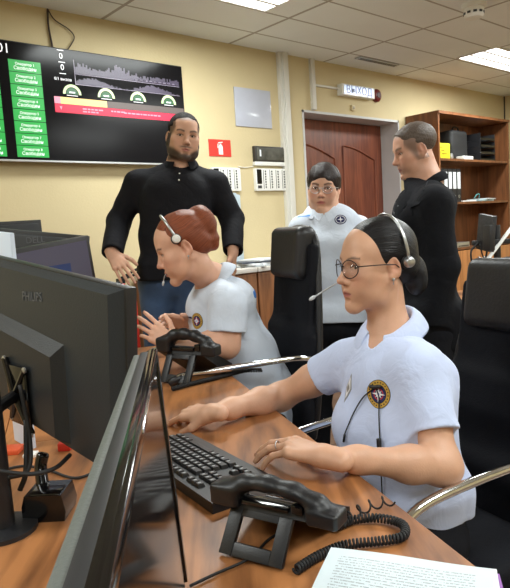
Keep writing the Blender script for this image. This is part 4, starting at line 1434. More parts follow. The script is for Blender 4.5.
_h = [o for o in bpy.data.objects if o.name == 'headset'][0]
cord_on(FW, [(375, 388), (364, 397), (355, 412), (348, 428), (345, 436)], 0.0016, MT['rubber'], 'cord', _h)
cord_on(FW, [(377, 388), (380, 398), (380, 416), (381, 440)], 0.0016, MT['rubber'], 'cord', _h)
cord_on(FW, [(381, 438), (381.5, 446), (382, 452)], 0.006, MT['black_plastic'], 'inline_control', _h, .008)
cord_on(FW, [(382, 450), (382, 470), (383, 494)], 0.0016, MT['rubber'], 'cord', _h)
cord_on(FW, [(371, 386), (376, 387), (382, 386.5)], 0.0045, MT['black_plastic'], 'collar_clip', _h, .006)
cord_on(FW, [(346, 434), (345, 441)], 0.003, MT['black_plastic'], 'cord_slider', _h, .005)
# ------------------------------------------------------------------ things on the back wall
M_TVG = mat('screen_green', (30, 150, 62), 0.35, emit=0.55)
M_TVW = mat('screen_white', (225, 225, 230), 0.35, emit=0.7)
M_TVR = mat('screen_red', (200, 26, 60), 0.35, emit=0.6)
M_TVY = mat('screen_sand', (226, 190, 120), 0.35, emit=0.6)
M_TVP = mat('screen_pink', (214, 130, 150), 0.35, emit=0.6)
M_TVV = mat('screen_violet', (62, 52, 74), 0.35, emit=0.25)
M_TVGR = mat('screen_grey', (84, 74, 72), 0.35, emit=0.35)
M_TVL = mat('screen_lime', (196, 220, 160), 0.35, emit=0.5)
M_TVD = mat('screen_dark_green', (34, 84, 50), 0.35, emit=0.4)


M_TVCL = mat('screen_line', (150, 140, 160), 0.35, emit=0.4)


def wall_screen():
    x0, x1, z0, z1, yf = 0.95, 2.492, 1.703, 2.365, 3.49
    r = empty('wall_screen', ((x0 + x1) / 2, Y_BACK, z0)); tag(r, 'large black wall screen showing green panels, charts and a red bar', 'screen')
    o = lambda mb, name, m, **k: keep_parent(mb.build(name, m, None, **k), r)
    o(MB().bx(x0, x1, yf + 0.004, Y_BACK - 0.012, z0 + 0.006, z1, 0.006), 'housing', MT['black_plastic'])
    o(MB().bx(x0 + 0.2, x1 - 0.3, Y_BACK - 0.02, Y_BACK - 0.001, 1.85, 2.25), 'wall_bracket', MT['dark_grey'])
    o(MB().bx(x0 + 0.008, x1 - 0.008, yf, yf + 0.006, z0 + 0.012, z1 - 0.008), 'display', mat('tv_glass', (20, 19, 21), 0.16, spec=0.12))
    o(MB().bx(x0, x1, yf - 0.004, yf + 0.02, z0, z0 + 0.010), 'bottom_bezel', MT['silver'])
    Y = yf - 0.0008
    q = lambda mb, a, b, c, d, t=0.0006: mb.bx(a, b, Y - t, Y + 0.0006, c, d)
    gp = MB()
    for (a, b) in ((1.09, 1.262), (1.320, 1.503)):
        for k in range(8):
            zt = 2.262 - k * 0.0672
            q(gp, a, b, zt - 0.0635, zt)
    o(gp, 'green_panels', M_TVG)
    tx = MB(); n_ = (1, 0, 0); u_ = (0, 0, 1)
    for (a, b) in ((1.09, 1.262), (1.320, 1.503)):
        for k in range(8):
            zt = 2.262 - k * 0.0672
            text_mesh(tx, 'Оператор %d' % (k + 1), ((a + b) / 2, Y - 0.0008, zt - 0.021), n_, u_, 0.020, 0.0004)
            text_mesh(tx, 'Свободен', ((a + b) / 2, Y - 0.0008, zt - 0.044), n_, u_, 0.027, 0.0004)
    text_mesh(tx, '01', (1.300, Y - 0.0005, 2.315), n_, u_, 0.074, 0.0004)
    text_mesh(tx, '0', (1.631, Y - 0.0005, 2.316), n_, u_, 0.048, 0.0004)
    text_mesh(tx, '0', (1.634, Y - 0.0005, 2.252), n_, u_, 0.048, 0.0004)
    text_mesh(tx, '0/1 вызов', (1.632, Y - 0.0005, 2.185), n_, u_, 0.024, 0.0004)
    for (x, z) in ((1.63, 2.35), (1.634, 2.283), (1.634, 2.218)): q(tx, x - .02, x + .02, z - .002, z + .002)
    o(tx, 'screen_lettering', M_TVW)
    # jagged area charts
    rs = random.Random(4); ch = MB(); N_ = 70
    for k in range(N_):
        xa = 1.71 + k * (2.455 - 1.71) / N_; xb = 1.71 + (k + 1) * (2.455 - 1.71) / N_
        t = k / N_
        base = 2.222 + 0.008 * t
        h = 0.012 + 0.7 * 0.055 * max(0, math.exp(-((t - 0.05) / 0.12) ** 2)) * 0.9 + 0.052 * math.exp(-((t - 0.40) / 0.13) ** 2) * rs.uniform(.5, 1.1) + 0.028 * rs.random()
        q(ch, xa, xb - 0.001, base, base + h)
        h2 = 0.016 + 0.020 * math.sin(t * 11) + 0.012 * rs.random()
        q(ch, xa, xb, 2.165, 2.165 + h2)
    o(ch, 'area_charts', M_TVV)
    li = MB(); q(li, 1.71, 2.455, 2.222, 2.2245); q(li, 1.71, 2.455, 2.163, 2.1655); q(li, 1.708, 1.711, 2.16, 2.31)
    for k in range(9): q(li, 2.12 + k * 0.035, 2.14 + k * 0.035, 2.232 + .002 * (k % 2), 2.240)
    o(li, 'chart_lines', M_TVCL)
    gt = MB()
    for x in (1.682, 1.905, 2.130, 2.362):
        def arc(mb, ra, rb, a0, a1, yy):
            pts = [(x + ra * math.cos(a), yy, 2.103 + ra * math.sin(a)) for a in np.linspace(a0, a1, 15)] + [(x + rb * math.cos(a), yy, 2.103 + rb * math.sin(a)) for a in np.linspace(a1, a0, 15)]
            n = len(pts); mb.add(pts, [(i, i + 1, n - 2 - i, n - 1 - i) for i in range(14)])
        ga = MB(); gd = MB(); arc(ga, 0.042, 0.058, 0, math.pi, Y - .0006); arc(gd, 0.004, 0.038, 0, math.pi, Y - .0006)
        o(ga, 'gauge_arc', M_TVL); o(gd, 'gauge_dial', M_TVD)
        q(gt, x - 0.018, x + 0.018, 2.110, 2.118, .001); q(gt, x - 0.035, x + 0.035, 2.094, 2.0975)
    o(gt, 'gauge_readings', M_TVW)
    b = MB(); q(b, 1.605, 1.905, 2.044, 2.083); o(b, 'sand_bar', M_TVY)
    b = MB(); q(b, 1.567, 1.605, 2.044, 2.083); o(b, 'pink_bar', M_TVP)
    b = MB(); q(b, 1.905, 2.48, 2.044, 2.083); o(b, 'grey_bar', M_TVGR)
    b = MB(); q(b, 1.567, 2.48, 1.993, 2.042); o(b, 'red_bar', M_TVR)
    t2 = MB()
    for (x, w, z) in ((1.76, .14, 2.024), (1.93, .10, 2.024), (2.10, .26, 2.020), (1.74, .10, 2.008)):
        k = 0
        while k < w:
            ww = rs.uniform(.012, .03); q(t2, x + k - w / 2 + .05, x + k - w / 2 + .05 + ww, z - .004, z + .004, .001); k += ww + .006
    t2.add([(1.595, Y - .0008, 2.028), (1.612, Y - .0008, 2.028), (1.604, Y - .0008, 2.008)], [(0, 1, 2)])
    o(t2, 'red_bar_lettering', M_TVP)
    return r


wall_screen()
cb = MB(); cb.tube(spline([(1.605, 3.55, H_CEIL - .005), (1.60, 3.548, 2.5), (1.61, 3.548, 2.40), (1.612, 3.545, 2.36)], 6), 0.006, 8)
cb.tube(spline([(1.605, 3.55, H_CEIL - .005), (1.64, 3.546, 2.54), (1.72, 3.545, 2.50), (1.755, 3.545, 2.46), (1.73, 3.545, 2.41), (1.69, 3.545, 2.36)], 6), 0.0035, 8)
tag(cb.build('cable', mat('brown_cable', (58, 44, 36), 0.6), None, True), 'dark cables hanging from the ceiling to the top of the wall screen', 'cable')

# red fire extinguisher sign
x0, x1, z0, z1 = 2.725, 2.928, 1.782, 1.903
s = MB().bx(x0, x1, Y_BACK - 0.004, Y_BACK, z0, z1); sg = s.build('fire_sign', MT['red'])
tag(sg, 'red wall sign with a white fire extinguisher pictogram', 'sign')
pc_ = MB(); cx = (x0 + x1) / 2 + .005; yy = Y_BACK - 0.0045
P3 = lambda a: [(cx + u, yy, z0 + v) for u, v in a]
for poly in ([(-.020, .014), (.020, .014), (.020, .070), (.012, .082), (-.012, .082), (-.020, .070)], [(-.008, .084), (.008, .084), (.008, .092), (-.008, .092)], [(-.02, .094), (.022, .100), (.022, .106), (-.02, .101)], [(-.030, .060), (-.024, .060), (-.018, .092), (-.026, .090)]):
    pc_.add(P3(poly), [tuple(range(len(poly)))])
keep_parent(pc_.build('pictogram', MT['white_plastic'], None), sg)

# glossy notice sheet
sh_ = MB().box((3.172, Y_BACK - 0.006, 2.152), (0.365, 0.006, 0.285), None, 0.002)
tag(sh_.build('notice_board', mat('glossy_sheet', (186, 190, 204), 0.12, spec=0.6, noise=0.06, nscale=5)), 'glossy grey-white sheet board hung on the wall right of the screen', 'board')

# dark framed window with a light base strip
fx = base_empty('display_box', (3.30, Y_BACK, 1.72)); tag(fx, 'small dark glass-fronted wall box with white lower strip', 'wall box')
b = MB(); b.bx(3.14, 3.468, Y_BACK - 0.03, Y_BACK, 1.735, 1.868, 0.003); keep_parent(b.build('housing', mat('dark_box', (46, 42, 40), 0.4), None), fx)
b = MB(); b.bx(3.155, 3.455, Y_BACK - 0.033, Y_BACK - 0.028, 1.765, 1.856); keep_parent(b.build('glass_front', mat('box_glass', (86, 86, 80), 0.08, noise=.4, nscale=14), None), fx)
b = MB(); b.bx(3.135, 3.472, Y_BACK - 0.034, Y_BACK, 1.722, 1.750, 0.003); keep_parent(b.build('base_strip', MT['white_plastic'], None), fx)
b = MB(); b.bx(3.185, 3.20, Y_BACK - 0.035, Y_BACK - 0.03, 1.79, 1.84); keep_parent(b.build('paper_slip', MT['paper'], None), fx)


def alarm_panel(x0, x1, label, nslot):
    r = base_empty('alarm_box', ((x0 + x1) / 2, Y_BACK, 1.53)); tag(r, label, 'panel', 'white alarm panels on the back wall')
    b = MB(); b.bx(x0, x1, Y_BACK - 0.03, Y_BACK, 1.53, 1.70, 0.004); keep_parent(b.build('housing', MT['white_plastic'], None), r)
    w = (x1 - x0) / nslot
    b = MB(); b.bx(x0 + 0.012, x0 + 0.058, Y_BACK - 0.033, Y_BACK - 0.028, 1.582, 1.692); keep_parent(b.build('dark_window', MT['gloss_black'], None), r)
    b = MB(); b.bx(x0 + 0.016, x0 + 0.055, Y_BACK - 0.032, Y_BACK - 0.028, 1.548, 1.570); keep_parent(b.build('label_plate', MT['dark_grey'], None), r)
    for k in range(1, nslot):
        xx = x0 + 0.075 + (k - 1) * (x1 - x0 - 0.08) / max(1, nslot - 1)
        b = MB()
        for j in range(7): b.bx(xx + .02, xx + 0.030, Y_BACK - 0.033, Y_BACK - 0.029, 1.550 + j * .02, 1.563 + j * .02)
        b.bx(xx + .002, xx + .005, Y_BACK - 0.032, Y_BACK - 0.029, 1.545, 1.69)
        keep_parent(b.build('lamp_column', MT['dark_grey'], None), r)
    return r


alarm_panel(3.135, 3.482, 'white alarm panel right under the dark wall box beside the duct', 5)
alarm_panel(2.72, 2.985, 'white alarm panel under the red sign, beside the bearded man\'s shoulder', 4)
cb = MB(); cb.tube(spline([(2.985, 3.553, 1.712), (3.05, 3.552, 1.706), (3.135, 3.552, 1.715)], 6), 0.003, 6)
tag(cb.build('cable', MT['white_plastic'], None, True), 'thin pale cable running between the two white alarm panels', 'cable')

# exit lamp, red sounder, small square box
ex = base_empty('exit_lamp', (4.38, Y_BACK, 2.36)); tag(ex, 'white exit lamp box over the door', 'exit lamp')
b = MB(); b.bx(4.155, 4.600, Y_BACK - 0.06, Y_BACK, 2.335, 2.430, 0.004); keep_parent(b.build('housing', MT['white_plastic'], None), ex)
b = MB(); b.bx(4.180, 4.578, Y_BACK - 0.064, Y_BACK - 0.058, 2.345, 2.418); keep_parent(b.build('lit_face', mat('exit_face', (196, 214, 244), 0.2, emit=0.55), None), ex)
b = MB(); text_mesh(b, 'ВЫХОД', (4.379, Y_BACK - 0.0655, 2.381), (1, 0, 0), (0, 0, 1), 0.095, 0.0008); keep_parent(b.build('lettering', mat('exit_letters', (136, 148, 190), 0.4), None), ex)
sd = base_empty('alarm_sounder', (4.685, Y_BACK, 2.383)); tag(sd, 'round dark red alarm sounder beside the exit lamp', 'alarm')
Ry = np.array([[1, 0, 0], [0, 0, -1], [0, 1, 0.0]])
b = MB(); b.lathe([(0.058, 0), (0.058, 0.02), (0.050, 0.032), (0.030, 0.040)], (4.685, Y_BACK, 2.383), Ry, 28); keep_parent(b.build('dome', mat('dark_red', (110, 26, 28), 0.35), None), sd)
b = MB(); b.lathe([(0.030, 0.038), (0.026, 0.046), (0.010, 0.048)], (4.685, Y_BACK, 2.383), Ry, 20); keep_parent(b.build('grille', mat('sounder_grille', (70, 14, 18), 0.5), None), sd)
b = MB(); b.bx(4.325, 4.375, Y_BACK - 0.015, Y_BACK, 2.222, 2.272, 0.003)
sq = b.build('door_sensor', mat('sensor_beige', (206, 190, 150), 0.6)); tag(sq, 'tiny beige square sensor between the exit lamp and the door', 'sensor')
b = MB(); b.bx(4.338, 4.362, Y_BACK - 0.018, Y_BACK - 0.013, 2.235, 2.259, 0.001); keep_parent(b.build('lens', mat('sensor_dark', (150, 132, 96), 0.4), None), sq)

# ceiling: slot vent, smoke detector
vt = base_empty('slot_vent', (4.415, 3.315, H_CEIL)); tag(vt, 'narrow slot vent in the ceiling above the exit lamp', 'vent')
b = MB(); b.bx(4.145, 4.685, 3.285, 3.345, H_CEIL - 0.012, H_CEIL - .001, 0.002); keep_parent(b.build('frame', MT['silver'], None), vt)
for k in range(2):
    b = MB(); b.bx(4.165, 4.665, 3.295 + k * .022, 3.307 + k * .022, H_CEIL - 0.0135, H_CEIL - .008); keep_parent(b.build('slot', mat('vent_dark', (70, 66, 60), 0.6), None), vt)
sm = base_empty('smoke_detector', (3.86, 2.12, H_CEIL)); tag(sm, 'round white smoke detector on the ceiling', 'smoke detector')
Rd = np.diag([1, -1, -1.0])
b = MB(); b.lathe([(0.078, 0), (0.078, 0.022), (0.070, 0.026)], (3.86, 2.12, H_CEIL - .0005), Rd, 32); keep_parent(b.build('base', MT['white_plastic'], None), sm)
b = MB(); b.lathe([(0.062, 0.024), (0.062, 0.070), (0.052, 0.084), (0.020, 0.088)], (3.86, 2.12, H_CEIL), Rd, 32); keep_parent(b.build('sensing_head', MT['white_plastic'], None), sm)
for k in range(10):
    a = 2 * math.pi * k / 10
    b = MB(); b.box((3.86 + .062 * math.cos(a), 2.12 + .062 * math.sin(a), H_CEIL - .056), (.006, .022, .014), np.array([[math.cos(a), -math.sin(a), 0], [math.sin(a), math.cos(a), 0], [0, 0, 1]]))
    keep_parent(b.build('vent_slot', MT['dark_grey'], None), sm)

# ------------------------------------------------------------------ low cabinet along the back wall and what stands on it
M_CAB = wood('brown_cabinet', (96, 58, 34), (140, 90, 56), 1.0, (0, 0, 1), 0.4, 5)
M_CTOP = mat('pale_cabinet_top', (206, 202, 196), 0.5)


def low_cabinet(x0, x1, yf, zt, label, nd=2):
    r = base_empty('low_cabinet', ((x0 + x1) / 2, (yf + Y_BACK) / 2, 0)); tag(r, label, 'cabinet', 'low cabinets along the back wall')
    b = MB(); b.bx(x0, x1, yf + .02, Y_BACK - .02, 0.06, zt - .03); b.bx(x0 + .03, x1 - .03, yf + .06, Y_BACK - .03, 0, .06)
    keep_parent(b.build('body', M_CAB, None), r)
    b = MB(); b.bx(x0, x1, yf - .01, Y_BACK - .018, zt - .03, zt, 0.004); keep_parent(b.build('top', M_CTOP, None), r)
    w = (x1 - x0) / nd
    for k in range(nd):
        b = MB(); b.bx(x0 + k * w + .004, x0 + (k + 1) * w - .004, yf, yf + .02, .07, zt - .04, .002); d = keep_parent(b.build('door', M_CAB, None), r)
        hx = x0 + (k + 1) * w - .06 if k % 2 == 0 else x0 + k * w + .06
        b = MB(); b.tube([(hx, yf, zt - .20), (hx, yf - .025, zt - .19), (hx, yf - .025, zt - .10), (hx, yf, zt - .09)], .006, 8); keep_parent(b.build('handle', MT['silver'], None, True), d)
    return r


low_cabinet(2.02, 2.69, 3.08, 0.985, 'low brown cabinet behind the bearded man')
low_cabinet(2.70, 3.37, 3.08, 0.985, 'low brown cabinet with papers on its pale top, behind the tall chair')
stack = [((2.80, 3.20), .26, .20, .5), ((2.80, 3.20), .24, .19, .0), ((2.79, 3.21), .27, .2, -.3), ((2.82, 3.2), .22, .17, .25)]
for k, ((x, y), w, d, a) in enumerate(stack):
    ca, sa = math.cos(a), math.sin(a); Rz = np.array([[ca, -sa, 0], [sa, ca, 0], [0, 0, 1]])
    b = MB(); b.box((x, y, 0.985 + .006 + k * .0125), (w, d, .012), Rz, .001)
    tag(b.build('magazine', [mat('magazine_cover', (200, 206, 210), .4), MT['paper'], mat('magazine_dark', (74, 80, 92), .4), MT['paper']][k]),
        ['lowest grey magazine of the pile on the low cabinet', 'second magazine up in the pile on the low cabinet', 'dark magazine in the pile on the low cabinet', 'topmost pale magazine of the pile on the low cabinet'][k], 'magazine', 'magazines on the low cabinet')
b = MB(); b.box((3.12, 3.25, .997), (.36, .24, .022), None, .002); tag(b.build('paper_stack', MT['paper']), 'flat white paper stack on the low cabinet behind the tall chair', 'papers')
b = MB(); b.box((2.88, Y_BACK - .045, 1.245), (.13, .03, .515), None, .012); b.box((2.88, Y_BACK - .045, 1.49), (.06, .032, .05), None, .008)
tag(b.build('plastic_board', mat('pale_blue_plastic', (176, 192, 204), .4)), 'pale blue-grey plastic board standing on the low cabinet against the wall', 'board')

# fire extinguisher on the floor by the bearded man
fe = base_empty('fire_extinguisher', (1.765, 3.25, 0)); tag(fe, 'red fire extinguisher standing by the bearded man\'s leg', 'fire extinguisher')
b = MB(); b.lathe([(.07, .45), (.085, .46), (.085, .86), (.06, .92), (.025, .95), (.025, .97)], (1.765, 3.25, 0), None, 28); keep_parent(b.build('cylinder', MT['red'], None, True), fe)
b = MB(); b.bx(1.685, 1.845, 3.17, 3.33, 0, .45, .01); keep_parent(b.build('stand', MT['red'], None), fe)
b = MB(); b.bx(1.745, 1.785, 3.23, 3.27, .97, 1.0); b.tube([(1.765, 3.25, .99), (1.86, 3.22, 1.02)], .008, 8); b.tube([(1.765, 3.25, 1.0), (1.87, 3.22, 1.05)], .008, 8); keep_parent(b.build('valve_handle', MT['black_plastic'], None), fe)
b = MB(); b.tube(spline([(1.78, 3.25, .98), (1.70, 3.22, .95), (1.69, 3.2, .75), (1.71, 3.2, .58)], 6), .011, 8); keep_parent(b.build('hose', MT['rubber'], None, True), fe)

# ------------------------------------------------------------------ bookcase
M_BC = wood('bookcase_brown', (92, 56, 32), (128, 80, 48), 1.0, (0, 0, 1), 0.4, 5)
M_BCD = wood('bookcase_orange_door', (150, 96, 54), (190, 128, 76), 1.0, (0, 0, 1), 0.4, 5)
BX0, BX1, BYF, BZ = 5.135, 6.50, 3.2, 2.20
bc = base_empty('bookcase', ((BX0 + BX1) / 2, 3.38, 0)); tag(bc, 'tall brown open bookcase in the corner beyond the door', 'bookcase')
for (a, c_) in ((BX0, BX0 + .025), (BX1 - .025, BX1)):
    b = MB(); b.bx(a, c_, BYF, Y_BACK - .01, 0, BZ); keep_parent(b.build('side_panel', M_BC, None), bc)
b = MB(); b.bx(BX0 + .025, BX1 - .025, Y_BACK - .022, Y_BACK - .01, 0, BZ); keep_parent(b.build('back_panel', M_BC, None), bc)
b = MB(); b.bx(BX0, BX1, BYF - .01, Y_BACK - .01, BZ, BZ + .025); keep_parent(b.build('top_panel', M_BC, None), bc)
SH = (1.792, 1.378, 0.93)
for z in SH:
    b = MB(); b.bx(BX0 + .025, BX1 - .025, BYF + .005, Y_BACK - .022, z - .022, z); keep_parent(b.build('shelf', M_BC, None), bc)
for k in range(2):
    w = (BX1 - BX0 - .05) / 2
    b = MB(); b.bx(BX0 + .025 + k * w + .003, BX0 + .025 + (k + 1) * w - .003, BYF - .018, BYF, .05, .90, .002); d = keep_parent(b.build('door', M_BCD, None), bc)
    b = MB(); hx = BX0 + .025 + w + (-.05 if k == 0 else .05); b.tube([(hx, BYF - .018, .72), (hx, BYF - .04, .73), (hx, BYF - .04, .81), (hx, BYF - .018, .82)], .006, 8); keep_parent(b.build('handle', MT['silver'], None, True), d)
# upper shelf: yellow box, small things, black bag, black letter trays
z = SH[0]
yb = MB(); yb.bx(5.20, 5.385, 3.235, 3.33, z, z + .145, .003); o_ = yb.build('carton', mat('yellow_carton', (226, 214, 40), .5, emit=0)); tag(o_, 'bright yellow carton on the upper bookcase shelf', 'box')
b = MB()
for k in range(3): b.bx(5.22 + k * .012, 5.25 + k * .04, 3.2335, 3.235, z + .10 - k * .03, z + .112 - k * .03)
keep_parent(b.build('print', mat('yellow_print', (150, 130, 20), .5), None), o_)
b = MB(); b.lathe([(.02, 0), (.024, .02), (.02, .05), (.012, .058)], (5.44, 3.26, z), None, 18); tag(b.build('jar', MT['silver']), 'small silver jar beside the yellow carton', 'jar')
b = MB(); b.bx(5.60, 5.78, 3.215, 3.30, z, z + .035, .004); tag(b.build('small_box', MT['white_plastic']), 'small white box in front of the black bag on the shelf', 'box')
bg = Sdf(); bg.box((5.70, 3.40, z + .15), (.115, .055, .11), .04, k=.02); bg.plane((0, 0, z + .001), (0, 0, -1)); bg.disp = folds(.006, 22, 8)
o_ = sdf_obj('bag', bg, .01, mat('black_bag', (24, 24, 26), .7)); tag(o_, 'black soft bag on the upper bookcase shelf', 'bag')
b = MB(); b.tube(spline([(5.64, 3.36, z + .28), (5.66, 3.36, z + .33), (5.74, 3.36, z + .33), (5.76, 3.36, z + .28)], 6), .008, 8); keep_parent(b.build('handle', MT['rubber'], None, True), o_)
for k in range(4):
    t = base_empty('letter_tray', (6.12, 3.36, z + k * .07)); 
    tag(t, 'black letter tray on the upper shelf, %s of the stack' % ['lowest', 'second from below', 'third from below', 'topmost'][k], 'letter tray', 'black letter trays stacked on the bookcase')
    b = MB(); zz = z + k * .07
    b.bx(5.97, 6.27, 3.24, 3.50, zz, zz + .005); b.bx(5.97, 5.976, 3.24, 3.50, zz + .005, zz + .068); b.bx(6.264, 6.27, 3.24, 3.50, zz + .005, zz + .068); b.bx(5.976, 6.264, 3.494, 3.50, zz + .005, zz + .066)
    keep_parent(b.build('tray', MT['black_plastic'], None), t)
    b = MB(); b.bx(5.976, 6.264, 3.236, 3.2395, zz + .0, zz + .022); keep_parent(b.build('front_lip', MT['gloss_black'], None), t)
    b = MB(); b.box((6.12, 3.36, zz + .012), (.22, .22, .012)); keep_parent(b.build('sheets', MT['paper'], None), t)
# middle shelf: binders, papers
z = SH[1]
M_BIND = mat('binder_black', (26, 27, 32), .5)
for k in range(5):
    x = 5.185 + k * .078
    t = base_empty('binder', (x + .035, 3.36, z)); tag(t, 'black lever-arch binder with white spine label, %s on the shelf' % ['first from the left', 'second from the left', 'third from the left', 'fourth from the left', 'last on the right'][k], 'binder', 'black binders on the middle shelf')
    b = MB(); b.bx(x, x + .004, 3.24, 3.52, z, z + .32); b.bx(x + .068, x + .072, 3.24, 3.52, z, z + .32); b.bx(x, x + .072, 3.236, 3.24, z, z + .32); keep_parent(b.build('cover', M_BIND, None), t)
    b = MB(); b.bx(x + .006, x + .066, 3.25, 3.50, z + .01, z + .30); keep_parent(b.build('pages', MT['paper'], None), t)
    b = MB(); b.bx(x + .010, x + .062, 3.234, 3.2365, z + .13, z + .29); keep_parent(b.build('spine_label', MT['paper'], None), t)
    b = MB(); b.lathe([(.016, 0), (.016, .002), (.010, .002), (.010, 0)], (x + .036, 3.236, z + .055), np.array([[1, 0, 0], [0, 0, -1], [0, 1, 0.0]]), 20); keep_parent(b.build('finger_ring', MT['silver'], None), t)
pl = [(5.80, .30, .012, 'white papers at the bottom of the loose heap on the middle shelf', (228, 230, 232)), (5.98, .30, .016, 'pale teal folder in the loose heap on the middle shelf', (150, 180, 186)), (6.05, .28, .014, 'grey papers lying on the teal folder on the middle shelf', (190, 196, 196))]
zz = z
for k, (x, w, h, lb, cl) in enumerate(pl):
    zz0 = z if k < 1 else (z if k == 1 else z + .016)
    xx = 5.72 if k == 0 else x + .10
    b = MB(); b.box((xx, 3.34, zz0 + h / 2 + .0005), (w if k else .26, .22, h), np.array([[math.cos(.1 * k), -math.sin(.1 * k), 0], [math.sin(.1 * k), math.cos(.1 * k), 0], [0, 0, 1]]), .002)
    tag(b.build('paper_stack', mat('papers', cl, .7)), lb, 'papers', 'loose papers on the middle shelf')
b = MB(); b.tube(spline([(5.93, 3.30, z + .034), (5.95, 3.28, z + .07), (6.0, 3.28, z + .075), (6.03, 3.30, z + .034)], 6), .005, 8); tag(b.build('tape_strap', mat('teal_strap', (90, 160, 160), .5), None, True), 'thin teal strap looped over the papers on the middle shelf', 'strap')
# counter: silver box
b = MB(); b.bx(5.45, 5.68, 3.22, 3.42, SH[2], SH[2] + .05, .004); o_ = b.build('document_case', MT['silver']); tag(o_, 'flat silver case on the bookcase counter', 'case')
b = MB(); b.bx(5.47, 5.66, 3.217, 3.22, SH[2] + .01, SH[2] + .02); keep_parent(b.build('slot', MT['dark_grey'], None), o_)
# ------------------------------------------------------------------ desks
E0 = np.array([0.796, 0.488]); UU = np.array([0.39666, 0.91797]); VV = np.array([-0.91797, 0.39666])
ZD = 0.74
M_DESK = wood('desk_laminate', (100, 60, 32), (172, 114, 68), 1.0, (1, 0, 0), 0.42, 5.0, rot=-math.atan2(UU[1], UU[0]) + 0.25)
RD = np.array([[UU[0], VV[0], 0], [UU[1], VV[1], 0], [0, 0, 1.0]])


def uv(u, v, z=ZD): p = E0 + UU * u + VV * v; return np.array([p[0], p[1], z])


def desk(u0, u1, v0, v1, label):
    r = base_empty('desk', uv((u0 + u1) / 2, (v0 + v1) / 2, 0)); tag(r, label, 'desk', 'brown laminate desks')
    k = lambda mb, n, m: keep_parent(mb.build(n, m, None), r)
    b = MB(); c = uv((u0 + u1) / 2, (v0 + v1) / 2, ZD - .0125); b.box(c, (u1 - u0 - .002, v1 - v0 - .002, .025), RD, .003); k(b, 'worktop', M_DESK)
    for u in (u0 + .05, u1 - .05):
        b = MB(); b.box(uv(u, (v0 + v1) / 2, (ZD - .025) / 2), (.022, v1 - v0 - .12, ZD - .025), RD); k(b, 'side_panel', M_DESK)
    b = MB(); b.box(uv((u0 + u1) / 2, v1 - .10, .50), (u1 - u0 - .14, .018, .40), RD); k(b, 'modesty_panel', M_DESK)
    return r


desk(-0.42, 0.86, 0.0, 0.72, 'brown laminate desk in front with the keyboard and telephone on it')
desk(0.86, 2.02, 0.0, 0.72, 'brown laminate desk where the red-haired woman sits')
desk(0.60, 2.02, 0.72, 1.40, 'brown laminate desk behind the monitors on the far side')


# ------------------------------------------------------------------ office chairs
M_MESH = cloth('black_chair_mesh', (24, 25, 30), 0.75, weave=300, bump=0.5, wrinkle=0.1)
M_LEATH = mat('black_leatherette', (30, 30, 33), 0.42, bump=0.1, bscale=120)


